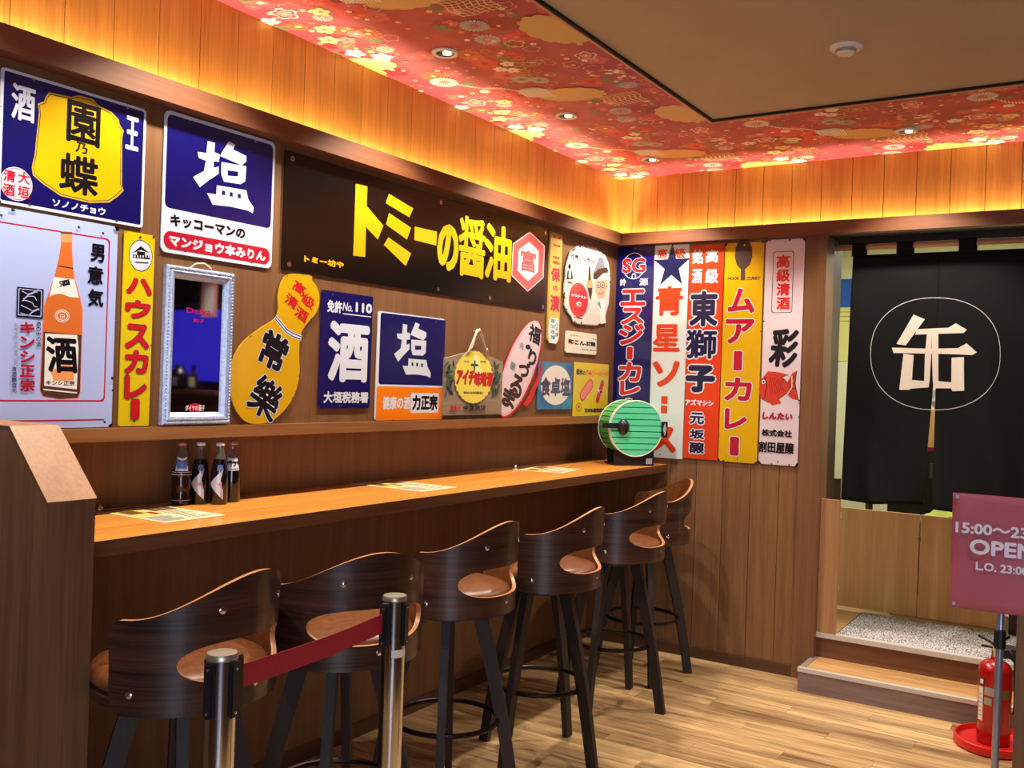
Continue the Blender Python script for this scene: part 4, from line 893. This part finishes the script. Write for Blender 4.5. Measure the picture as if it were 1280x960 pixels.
V = [(Ld/2+.002+z, -Rd*.52+y_*1, zc+.008+x_*1.35) for x_, y_, z in V]; build('knob', V, Fc, mat('knob_dark', (34, 24, 26), .35), dr, smooth=True)
build('arm', *boxv(Ld/2+.0, Ld/2+.012, -Rd-.045, -Rd*.5, zc+.0, zc+.028), BLACKW, dr)
o = build('side_plate', *boxv(Ld/2-.004, Ld/2+.012, Rd-.006, Rd+.028, zc-.045, zc+.042), BLACKW, dr)
build('diamond', [(Ld/2+.0125, Rd+.011, zc-.038), (Ld/2+.0125, Rd+.022, zc), (Ld/2+.0125, Rd+.011, zc+.036), (Ld/2+.0125, Rd, zc)], [(0, 1, 2, 3)], LBS, o)
V, Fc = merge([boxv(-.075, .085, -.115, .115, 0, .010), boxv(.065, .083, -.115, .115, .01, .085), boxv(-.085, -.065, -.1, .1, .01, .085)]); build('stand', V, Fc, BLACKW, dr)
build('badge', *boxv(.083, .0845, .070, .105, .008, .042), LBS, dr)

# ================================================================== QUEUE POSTS AND BELT
def post(label, x, y, clip_ang):
    t = thing('queue_post', label, 'post', (x, y, 0), 0, 'steel queue posts')
    V, Fc = lathe([(0, 0), (.15, 0), (.15, .012), (.14, .018), (.05, .028), (0, .028)], 40); build('base', V, Fc, STEEL, t, smooth=True).data.set_sharp_from_angle(angle=.6)
    V, Fc = lathe([(.0305, .02), (.0305, .935), (0, .935)], 40); build('pole', V, Fc, POLE, t, smooth=True).data.set_sharp_from_angle(angle=.6)
    V, Fc = lathe([(.030, .935), (.0315, .937), (.0315, .943), (.029, .948), (0, .949)], 40); build('cap', V, Fc, mat('cap_champagne', (190, 180, 160), .35, .8), t, smooth=True).data.set_sharp_from_angle(angle=.6)
    for k in range(4):
        a = clip_ang+PI/2*k; ca, sa = math.cos(a), math.sin(a); P, Q = boxv(.027, .0385 if k else .052, -.0115, .0115, .825, .934)
        o = build('belt_slot', [(x_*ca-y_*sa, x_*sa+y_*ca, z_) for x_, y_, z_ in P], Q, mat('black_plastic', (20, 22, 30), .35), t); bevel(o, .003)
        for z_ in (.836, .922):
            V2, F2 = lathe([(0, 0), (.003, 0), (.003, .001), (0, .0014)], 8); e = .0387 if k else .0522
            build('rivet', [((e+c_)*ca-b_*sa, (e+c_)*sa+b_*ca, z_+a_) for a_, b_, c_ in V2], F2, STEEL, o)
    return t
p1, p2 = Vector((1.050, -3.770)), Vector((.985, -3.160)); dd = p2-p1; ang = math.atan2(dd.y, dd.x)
post('steel queue post in front of the nearest stool, at the lower end of the belt', p1.x, p1.y, ang)
q = post('steel queue post in front of the third stool, at the upper end of the belt', p2.x, p2.y, ang+PI)
V, Fc = patch(lambda z: .0312, ang+PI+.45, ang+PI+1.8, lambda u: .795, lambda u: .815); build('paper_label', V, Fc, WHP, q)
t_ = dd.normalized(); n_ = Vector((-t_.y, t_.x)); a_, b_ = p1+t_*.05, p2-t_*.05; N_ = 24; V = []
for i in range(N_+1):
    u = i/N_; c = a_.lerp(b_, u); sag = -.006*math.sin(PI*u)
    for z in (.862, .910): V.append((c.x+n_.x*.001*math.sin(u*7), c.y+n_.y*.001*math.sin(u*7), z+sag))
V += [(x+n_.x*.0012, y+n_.y*.0012, z) for x, y, z in V]; M_ = 2*(N_+1)
Fc = [(2*i, 2*i+2, 2*i+3, 2*i+1) for i in range(N_)]+[(M_+2*i+1, M_+2*i+3, M_+2*i+2, M_+2*i) for i in range(N_)]+[(2*i+1, 2*i+3, M_+2*i+3, M_+2*i+1) for i in range(N_)]+[(2*i, M_+2*i, M_+2*i+2, 2*i+2) for i in range(N_)]
tag(build('barrier_belt', V, Fc, speckle('red_webbing', (150, 14, 34), (172, 24, 44), 300, .7, 1)), 'red webbing belt stretched between two steel queue posts', 'belt')

# ================================================================== DOORWAY: curtain, swing doors, mat
NY = .10
def nz(x, z):   # depth of the hanging cloth
    k = max(0, min(1, (1.35-z)/.42)); return NY + .0015*math.sin(x*9) + k*(.016*math.sin(x*21+z*5)+.010*math.sin(x*43+1.3+z*3)) + .003*math.sin(x*17+z*7)*(1 if z < 2.1 else .2)
nr = thing('noren_curtain', 'black split doorway curtain with a large white character in a thin ring', 'curtain', (1.75, NY, 2.26))
CLO = mat('black_cloth', (8, 8, 9), .85, spec=.25)
for side in (0, 1):
    V, Fc = [], []; nx_, nz_ = 40, 60; zt, zb_ = 2.225, .945
    def edge(z):
        k = max(0, (1.745-z)/.80)
        return (1.7475-.040*k if side == 0 else 1.7480+.004*k) if z < 1.745 else 1.7478
    for j in range(nz_+1):
        z = zt+(zb_-.012*side-zt)*j/nz_; e = edge(z)
        x0_, x1_ = (1.328-.02*(zt-z)/1.3, e) if side == 0 else (e, 2.195)
        for i in range(nx_+1): x = x0_+(x1_-x0_)*i/nx_; V.append((x, nz(x, z), z+.008*math.sin(x*12)*(zt-z)/1.3))
    for j in range(nz_):
        for i in range(nx_): a = j*(nx_+1)+i; Fc.append((a, a+nx_+1, a+nx_+2, a+1))
    o = build('cloth_panel', V, Fc, CLO, None, smooth=True); chl(o, nr)
    md = o.modifiers.new('thickness', 'SOLIDIFY'); md.thickness = .0012; md.offset = 1
for x0_, x1_ in ((1.325, 1.395), (1.545, 1.625), (1.835, 1.915), (2.13, 2.19)):
    chl(build('hanging_loop', *merge([boxv(x0_, x1_, NY-.018, NY-.0165, 2.218, 2.285), boxv(x0_, x1_, NY+.0165, NY+.018, 2.218, 2.285), boxv(x0_, x1_, NY-.018, NY+.018, 2.285, 2.2865)]), CLO), nr)
rod = thing('curtain_rod', 'pale wooden rod carrying the black doorway curtain', 'rod', (1.75, NY, 2.26))
V = [(x, NY+.0145*math.cos(PI/5*k), 2.265+.0145*math.sin(PI/5*k)) for x in (1.23, 2.2) for k in range(10)]
chl(build('rod', V, [(k, (k+1) % 10, 10+(k+1) % 10, 10+k) for k in range(10)]+[tuple(range(9, -1, -1)), tuple(range(10, 20))], mat('pale_rod', (206, 150, 108), .5), smooth=True), rod)
for x in (1.2225, 2.185): chl(box('bracket', x, x+.014, NY-.02, NY+.02, 2.235, 2.29, STEEL), rod)
def nprint(polys, m, name):
    bm = bmesh.new()
    for P in polys:
        W_ = [on(1000+x*.3748, 280+y*.3748, 1, NY) for x, y in P]
        A = sum(W_[i].x*W_[(i+1) % len(W_)].z-W_[(i+1) % len(W_)].x*W_[i].z for i in range(len(W_)))
        if A < 0: W_ = W_[::-1]
        bm.faces.new([bm.verts.new((p.x, 0, p.z)) for p in W_])
    bm.normal_update(); bmesh.ops.triangulate(bm, faces=bm.faces[:], ngon_method='EAR_CLIP')
    for _ in range(3): bmesh.ops.subdivide_edges(bm, edges=[e for e in bm.edges if e.calc_length() > .03], cuts=1); bmesh.ops.triangulate(bm, faces=bm.faces[:])
    for v in bm.verts: v.co.y = nz(v.co.x, v.co.z)-.0028
    me = bpy.data.meshes.new(name); bm.to_mesh(me); bm.free(); me.materials.append(m); chl(link(name, me), nr)
CW = mat('cloth_cream_print', (226, 214, 198), .8)
nprint([[(379, 302), (417, 318), (352, 405), (321, 400)], [(390, 351), (495, 346), (520, 331), (557, 353), (545, 364), (384, 369)], [(306, 412), (432, 416), (527, 414), (556, 398), (590, 428), (575, 437), (464, 433), (312, 430)],
        [(345, 432), (379, 437), (373, 520), (417, 524), (413, 546), (370, 549), (364, 553), (331, 553)], [(424, 366), (438, 366), (438, 432), (433, 520), (429, 545), (413, 546), (417, 434)], [(438, 366), (462, 366), (462, 434), (462, 524), (505, 528), (506, 446), (547, 444), (548, 556), (509, 558), (504, 548), (446, 548), (443, 520)]], CW, 'printed_character')
cx0, cy0, rx, ry = 452, 433, 217, 188
rg = [(cx0+rx*(1+0)*math.copysign(abs(math.cos(a))**.9, math.cos(a)), cy0+ry*math.copysign(abs(math.sin(a))**.88, math.sin(a))) for a in [2*PI*k/72 for k in range(72)]]
rin = [(cx0+(x-cx0)*.990, cy0+(y-cy0)*.988) for x, y in rg]
nprint([[rg[k], rg[(k+1) % 72], rin[(k+1) % 72], rin[k]] for k in range(72) if k != 17 and k != 18 or True], mat('cloth_grey_line', (190, 188, 186), .8), 'printed_ring')
# fixed board and swing doors
bd = thing('door_side_board', 'narrow upright wooden board at the left of the swing doors', 'board', (1.27, .05, .247))
chl(box('board', 1.2225, 1.318, .035, .062, .2475, .945, W_BOARD, None, .0015), bd); chl(box('foot', 1.25, 1.30, .062, .12, .2475, .262, STEEL), bd)
DY = .70
for lab, x0_, x1_ in (('left swing door leaf of plain tan wood behind the grey mat', 1.165, 1.600), ('right swing door leaf of plain tan wood, partly behind the hours poster', 1.606, 2.055)):
    d = thing('swing_door', lab, 'door', ((x0_+x1_)/2, DY, .255), 0, 'waist-high swing doors')
    chl(box('leaf', x0_, x1_, DY-.012, DY+.012, .262, .835, W_DOOR, None, .002), d)
    hxx = x0_+.004 if x0_ < 1.3 else x1_-.004
    for z in (.36, .79): chl(box('hinge', hxx-.016, hxx+.012, DY-.02, DY+.02, z-.02, z+.02, STEEL), d)
    chl(box('edge_catch', x1_-.004 if x0_ < 1.3 else x0_, x1_+.001 if x0_ < 1.3 else x0_+.004, DY-.0135, DY-.012, .68, .71, STEEL), d)
dp = struct(build('trim_6', *merge([boxv(1.125, 1.160, DY-.02, DY+.02, .235, 1.0), boxv(2.06, 2.10, DY-.02, DY+.02, .235, 1.0)]), W_JAMB))
mt = thing('door_mat', 'speckled grey loop-pile mat on the raised floor before the swing doors', 'mat', (1.70, .37, .235))
V, Fc = [], []; nx_, ny_ = 130, 80; rg_ = random.Random(5)
for j in range(ny_+1):
    for i in range(nx_+1): V.append((-.385+.82*i/nx_, -.285+.61*j/ny_, .008+(.0 if i in (0, nx_) or j in (0, ny_) else rg_.uniform(-.002, .003))))
for j in range(ny_):
    for i in range(nx_): a = j*(nx_+1)+i; Fc.append((a, a+1, a+nx_+2, a+nx_+1))
build('pile', V, Fc, speckle('mat_pile', (92, 84, 84), (208, 200, 198), 130, .95, 1, .6, 2, w0=.42, w1=.56), mt)
box('backing', -.392, .442, -.292, .332, .0005, .006, mat('mat_rubber', (40, 44, 40), .8), mt)
# things in the kitchen glimpsed past the curtain
cab = thing('kitchen_unit', 'dark kitchen appliance glimpsed through the slit of the curtain', 'appliance', (1.62, 1.7, .235))
box('body', -.35, .45, -.2, .3, 0, .92, BLACKW, cab, .004); box('control_panel', -.1, .3, -.212, -.2, .74, .84, mat('appliance_grey', (60, 60, 62), .4), cab)
for x in (-.02, .10): V, Fc = cyl_x(.025, 0, .02, 16, .79, 0); build('knob', [(x+b, -.212-a, c) for a, b, c in V], Fc, WHP, cab)
box('label', -.02, .12, -.206, -.2005, .60, .64, mat('cream_label', (200, 190, 140), .5), cab)
crt = thing('carton', 'tan carton standing on the dark kitchen appliance', 'box', (1.60, 1.70, 1.157)); box('body', -.13, .13, -.1, .1, 0, .26, mat('tan_carton', (206, 160, 96), .7), crt); box('red_band', -.131, .131, -.101, .101, .0, .015, CRIM, crt)
bg = thing('plastic_bag', 'crumpled grey plastic bag on top of the tan carton', 'bag', (1.60, 1.70, 1.419)); V, Fc = lathe([(0, 0), (.09, .0), (.11, .05), (.09, .12), (.04, .17), (0, .16)], 14)
build('bag', [(x*(1+.25*math.sin(i*2.3)), y*(1+.2*math.sin(i*1.7)), z) for i, (x, y, z) in enumerate(V)], Fc, mat('plastic_grey', (150, 150, 156), .3), bg, smooth=False)
tw = thing('lime_cloth', 'yellow-green cloth heaped behind the right swing door', 'cloth', (1.72, .95, .78)); V, Fc = [], []
for j in range(13):
    for i in range(17): x, y = -.15+.30*i/16, -.12+.24*j/12; V.append((x, y, max(0, .10*math.exp(-(x*x/.010+y*y/.012)))+.008*math.sin(x*60)*math.cos(y*50)+.01))
for j in range(12):
    for i in range(16): a = j*17+i; Fc.append((a, a+1, a+18, a+17))
build('cloth', V, Fc, LIME, tw, smooth=True)
tr = thing('side_table', 'low kitchen side table behind the swing doors', 'table', (1.72, .97, .235)); box('top', -.3, .3, -.2, .2, .52, .545, mat('table_steel', (120, 118, 112), .35, .6), tr)
for sx in (-.28, .26):
    for sy in (-.18, .16): box('leg', sx, sx+.02, sy, sy+.02, 0, .52, mat('table_steel'), tr)
for i, (x, c, lab) in enumerate(((1.32, (150, 84, 40), 'brown cup on the kitchen side shelf'), (1.40, (30, 28, 30), 'black cup on the kitchen side shelf'), (1.47, (196, 104, 52), 'orange cup on the kitchen side shelf'))):
    t = thing('cup', lab, 'cup', (x, 1.25, .86)); V, Fc = lathe([(0, 0), (.026, 0), (.032, .09), (.029, .09), (.025, .005), (0, .005)], 18); build('cup', V, Fc, mat('cup_%s' % 'abc'[i], c, .4), t, smooth=True)
sh = thing('kitchen_shelf', 'narrow dark kitchen shelf holding three cups', 'shelf', (1.4, 1.25, .84)); box('board', -.2, .12, -.06, .06, 0, .0195, W_JAMB, sh); box('upright', -.2, -.18, -.06, .06, -.605, 0, W_JAMB, sh)
ps = thing('blue_poster', 'blue poster above a yellow notice on the kitchen wall', 'poster', (1.0, 2.597, 1.3))
pA, pB = on(1053, 349, 1, 2.6), on(1050, 384, 1, 2.6)
box('blue_sheet', pA.x-1.0-.25, pA.x-1.0+.2, -.004, -.001, pB.z-1.3, pA.z-1.3, mat('poster_blue', (30, 90, 190), .5), ps); box('yellow_sheet', pA.x-1.0-.25, pA.x-1.0+.2, -.004, -.001, pB.z-1.3-.42, pB.z-1.3-.004, mat('notice_yellow', (226, 220, 140), .5), ps)
for k in range(3): box('ruled_line', pA.x-1.0-.25, pA.x-1.0+.2, -.005, -.004, pB.z-1.3-.04-.035*k, pB.z-1.3-.037-.035*k, BLK, ps)

# ================================================================== EXTINGUISHER, HOURS SIGN, RIGHT PARTITION
ex = thing('fire_extinguisher', 'red fire extinguisher with white labels standing in a red tray by the steps', 'extinguisher', (2.108, -.43, .012))
RP = mat('extinguisher_red', (170, 12, 18), .25, 0, .5)
V, Fc = lathe([(0, 0), (.060, 0), (.066, .006), (.0665, .02), (.0665, .31), (.062, .333), (.045, .350), (.022, .360), (.02, .372), (0, .372)], 36); build('cylinder', V, Fc, RP, ex, smooth=True).data.set_sharp_from_angle(angle=.8)
V, Fc = merge([lathe([(0, .372), (.018, .372), (.018, .40), (0, .40)], 16), boxv(-.012, .012, -.02, .02, .398, .418)]); build('valve', V, Fc, STEEL, ex)
V, Fc = merge([tube([(0, .015, .415), (-.03, .03, .428), (-.075, .05, .44)], .006, 6), tube([(0, .012, .403), (-.03, .028, .405), (-.06, .042, .40)], .006, 6)]); build('lever', V, Fc, BLACKW, ex, smooth=True)
V, Fc = tube([(.015, 0, .40), (.05, -.01, .41), (.078, -.015, .36), (.082, -.012, .25), (.080, -.01, .14)], .009, 8); build('hose', V, Fc, BLACKW, ex, smooth=True)
vd = math.atan2(CAM.y+.43, CAM.x-2.108)
for a0, a1, z0_, z1_, m in ((-1.15, -.72, .10, .245, WHP), (-.62, -.02, .215, .25, mat('label_grey', (170, 166, 160), .5)), (-.62, -.15, .175, .205, mat('label_green', (150, 170, 140), .5)), (.1, .95, .205, .245, mat('label_olive', (110, 96, 50), .5)), (-1.2, -.62, .252, .285, BLK)):
    V, Fc = patch(lambda z: .0667, vd+a0, vd+a1, lambda u: z0_, lambda u: z1_); o = build('label', V, Fc, m, ex)
for i in range(6):
    V, Fc = patch(lambda z: .0671, vd-1.08, vd-.80, lambda u: .12+.018*i, lambda u: .124+.018*i); build('label_print', V, Fc, GREYT, ex)
V, Fc = patch(lambda z: .0671, vd-1.0, vd-.72, lambda u: .258, lambda u: .278); build('label_print', V, Fc, WHP, ex)
et = thing('extinguisher_tray', 'round red plastic tray under the fire extinguisher', 'tray', (2.108, -.43, 0))
V, Fc = lathe([(.0, .001), (.150, .001), (.158, .006), (.155, .036), (.146, .038), (.140, .016), (.12, .012), (0, .012)], 40); V = [(x*1.0, y*1.15, z) for x, y, z in V]; build('tray', V, Fc, mat('tray_red', (206, 30, 28), .35), et, smooth=True).data.set_sharp_from_angle(angle=.6)

D = 2.5; top_ = CAM+(cF+cR*((1256-640)/F_PX)-cU*((620-480)/F_PX))*D
sx_, sy_ = top_.x, top_.y; ya = math.atan2(CAM.y-sy_, CAM.x-sx_)+PI/2 - .06
ss = thing('hours_sign_stand', 'slim grey pole stand holding a dusky pink opening hours poster', 'sign stand', (sx_, sy_, 0), ya)
PC = mat('poster_pink', (182, 94, 110), .35, 0, .2)
pv = top_.z; hw, hh_ = .122, .305; V, Fc = [], []
for j in range(15):
    for i in range(13):
        u, v = i/12, j/14; V.append((-hw+2*hw*u, -.022+.003*math.sin(u*5+v*3)+.004*v+.0018*math.sin(v*13+u*4), pv-hh_*v))
for j in range(14):
    for i in range(12): a = j*13+i; Fc.append((a, a+13, a+14, a+1))
o = build('poster', V, Fc, PC, ss, smooth=True); md = o.modifiers.new('thickness', 'SOLIDIFY'); md.thickness = .001; md.offset = -1
def ptxt(s, x, z, wd, ht, bold=.0008):
    V0, F0 = glyph(s); xs = [v[0] for v in V0]; ys = [v[1] for v in V0]; V, Fc = [], []
    for k in range(9):
        dx, dz = (0, 0) if k == 8 else (bold*math.cos(PI/4*k), bold*math.sin(PI/4*k)); n = len(V)
        for a, b in V0: V.append((x+((a-min(xs))/(max(xs)-min(xs))-.5)*wd+dx, -.0255-.00003*k, z+((b-min(ys))/(max(ys)-min(ys))-.5)*ht+dz))
        Fc += [tuple(i+n for i in f) for f in F0]
    build('lettering', V, Fc, mat('poster_letter', (238, 232, 244), .5), ss)
ptxt('15:00〜23:00', 0, pv-.090, .222, .026, .0014); ptxt('OPEN', 0, pv-.137, .150, .036, .0022); ptxt('L.O. 23:00', 0, pv-.187, .120, .020, .0010)
for a, b in ((-hw+.012, -.01), (-hw+.012, -hh_+.012), (hw-.012, -.01), (hw-.012, -hh_+.012)): box('pin', a-.004, a+.004, -.027, -.022, pv+b-.004, pv+b+.004, LBS, ss)
GP = mat('pole_grey', (150, 156, 176), .3, .6)
V, Fc = tube([(-.004, 0, .02), (.0, 0, pv-.42), (.001, 0, pv-.10)], .0092, 14); build('pole', V, Fc, GP, ss, smooth=True)
V, Fc = lathe([(.0135, pv-.40), (.0145, pv-.395), (.0145, pv-.355), (.0125, pv-.350)], 16); build('clamp', V, Fc, BLACKW, ss)
V, Fc = tube([(-.003, .003, pv-.385), (.018, .03, pv-.372)], .006, 8); build('clamp_knob', V, Fc, BLACKW, ss)
V, Fc = lathe([(0, 0), (.15, 0), (.15, .008), (.13, .014), (.02, .022), (0, .022)], 32); build('base', V, Fc, BLACKW, ss, smooth=True)
blk = thing('camera_box', 'small black box fixed low beside the right door jamb', 'box', (2.16, .19, .235)); box('body', -.09, .035, -.05, .05, 0, .055, BLACKW, blk, .003)
pr2 = thing('right_partition', 'brown wooden partition end at the right edge beside the hours sign', 'partition', (2.30, -1.79, 0))
pe = on(1271.7, 766, 1, -1.79); box('body', pe.x-2.30, 1.9, 0, .12, 0, 1.02, W_PART, pr2); box('cap', pe.x-2.30-.004, 1.9, -.004, .124, 1.02, 1.035, W_PARTX, pr2)

# ================================================================== CEILING FITTINGS
DLM = mat('downlight_rim', (226, 222, 214), .4); LAMP = mat('lamp_lens', (255, 220, 170), .4, emit=((255, 224, 180), 3))
for i, (x, y) in enumerate(DOWN):
    t = thing('downlight', ['round white recessed downlight over the far corner stool', 'round white recessed downlight above the fifth stool', 'round white recessed downlight above the middle of the counter', 'round white recessed downlight near the third stool', 'round white recessed downlight nearest the viewer', 'round white recessed downlight above the curtained doorway', 'round white recessed downlight at the far right'][i], 'downlight', (x, y, ZC), 0, 'recessed ceiling downlights')
    V, Fc = lathe([(.034, -.001), (.036, -.008), (.047, -.009), (.050, -.004), (.050, -.0008)], 28); Fc = Fc[:-2]; build('rim', V, Fc, DLM, t, smooth=True)
    V, Fc = lathe([(.0, -.0012), (.0345, -.0012), (.0345, -.006), (.034, -.0062)], 24); build('reflector', V, Fc[:-1], BLACKW, t)
    V, Fc = lathe([(0, -.003), (.017, -.003), (.017, -.0085), (.012, -.0105), (0, -.011)], 18); V = [(a+.010, b, c) for a, b, c in V]; build('lens', V, Fc, LAMP, t)
sd = thing('smoke_detector', 'white round smoke detector on the brown ceiling', 'smoke detector', (1.675, -1.60, ZC+.022))
V, Fc = lathe([(.052, 0), (.056, -.004), (.056, -.018), (.050, -.024)], 32); build('base', V, Fc, DLM, sd, smooth=True)
V, Fc = lathe([(.0, -.034), (.030, -.034), (.036, -.030), (.036, -.024), (0, -.0239)], 28); build('sensor', V, Fc, mat('sensor_grey', (150, 146, 140), .5), sd)
V, Fc = lathe([(0, -.040), (.026, -.040), (.032, -.034), (0, -.0339)], 28); build('sensor_cap', V, Fc, DLM, sd)

# ================================================================== SIDE SEEN ONLY IN THE MIRROR
scn = thing('wall_screen', 'large screen glowing blue on the wall of the side bar, seen in the mirror', 'screen', (3.65, 0, 1.40))
box('bezel', -.55, .5, -.045, -.001, 0, .62, BLACKW, scn); build('panel', [(-.52, -.0455, .03), (.47, -.0455, .03), (.47, -.0455, .59), (-.52, -.0455, .59)], [(0, 1, 2, 3)], mat('blue_screen', (10, 8, 60), .4, emit=((60, 50, 230), .8)), scn)
pk = thing('pink_notice', 'pink and white paper notice above the blue screen, seen in the mirror', 'notice', (3.50, -.07, 1.93)); box('sheet', -.09, .09, -.002, 0, 0, .27, mat('notice_pink', (226, 150, 150), .6), pk); box('print', -.05, .05, -.0035, -.0021, .03, .24, WHP, pk)
bb = thing('black_board', 'black board above the blue screen, seen in the mirror', 'board', (3.65, 0, 2.04)); box('panel', -.5, .5, -.03, -.001, 0, .26, BLACKW, bb)
bc = thing('bar_shelf', 'dark bar shelf under the blue screen, seen in the mirror', 'shelf', (3.65, -.2, 0)); box('top', -.6, .5, -.16, .15, 1.33, 1.36, W_TOPE, bc); box('body', -.58, .48, -.12, .15, 0, 1.33, W_JAMB, bc)
for i, (x, h, c) in enumerate(((3.95, .25, (90, 50, 30)), (3.70, .22, (24, 20, 30)), (3.80, .20, (20, 24, 40)), (3.41, .18, (60, 30, 40)))):
    t = thing('liquor_bottle', ['amber liquor bottle with a cream label', 'short black liquor bottle', 'navy liquor bottle', 'plum liquor bottle at the end'][i]+' on the side bar, seen in the mirror', 'bottle', (x, -.27, 1.36), 0, 'liquor bottles reflected in the mirror')
    V, Fc = lathe([(0, 0), (.036, 0), (.038, .01), (.038, h*.6), (.02, h*.75), (.014, h*.8), (.014, h), (0, h)], 18); build('body', V, Fc, mat('liquor_%s' % 'abcd'[i], c, .1, 0, .5), t, smooth=True)
    V, Fc = patch(lambda z: .0385, -PI/2-1.1, -PI/2+1.1, lambda u: .03, lambda u: .10); build('label', V, Fc, CREAM, t)
    V, Fc = lathe([(.0145, h-.03), (.0165, h-.028), (.0165, h+.01), (0, h+.01)], 12); build('cap', V, Fc, RED if i == 0 else BLK, t)

jr = thing('dark_jar', 'big round black jar on the side bar, seen in the mirror', 'jar', (3.55, -.29, 1.361)); V, Fc = lathe([(0, 0), (.05, 0), (.075, .04), (.08, .09), (.06, .14), (.035, .16), (.035, .19), (0, .19)], 20); build('body', V, Fc, BLK, jr, smooth=True)
V, Fc = patch(lambda z: .081, -PI/2-.7, -PI/2+.7, lambda u: .03, lambda u: .10); build('label', V, Fc, GREYT, jr)
COL.objects.unlink(_go); bpy.data.objects.remove(_go)
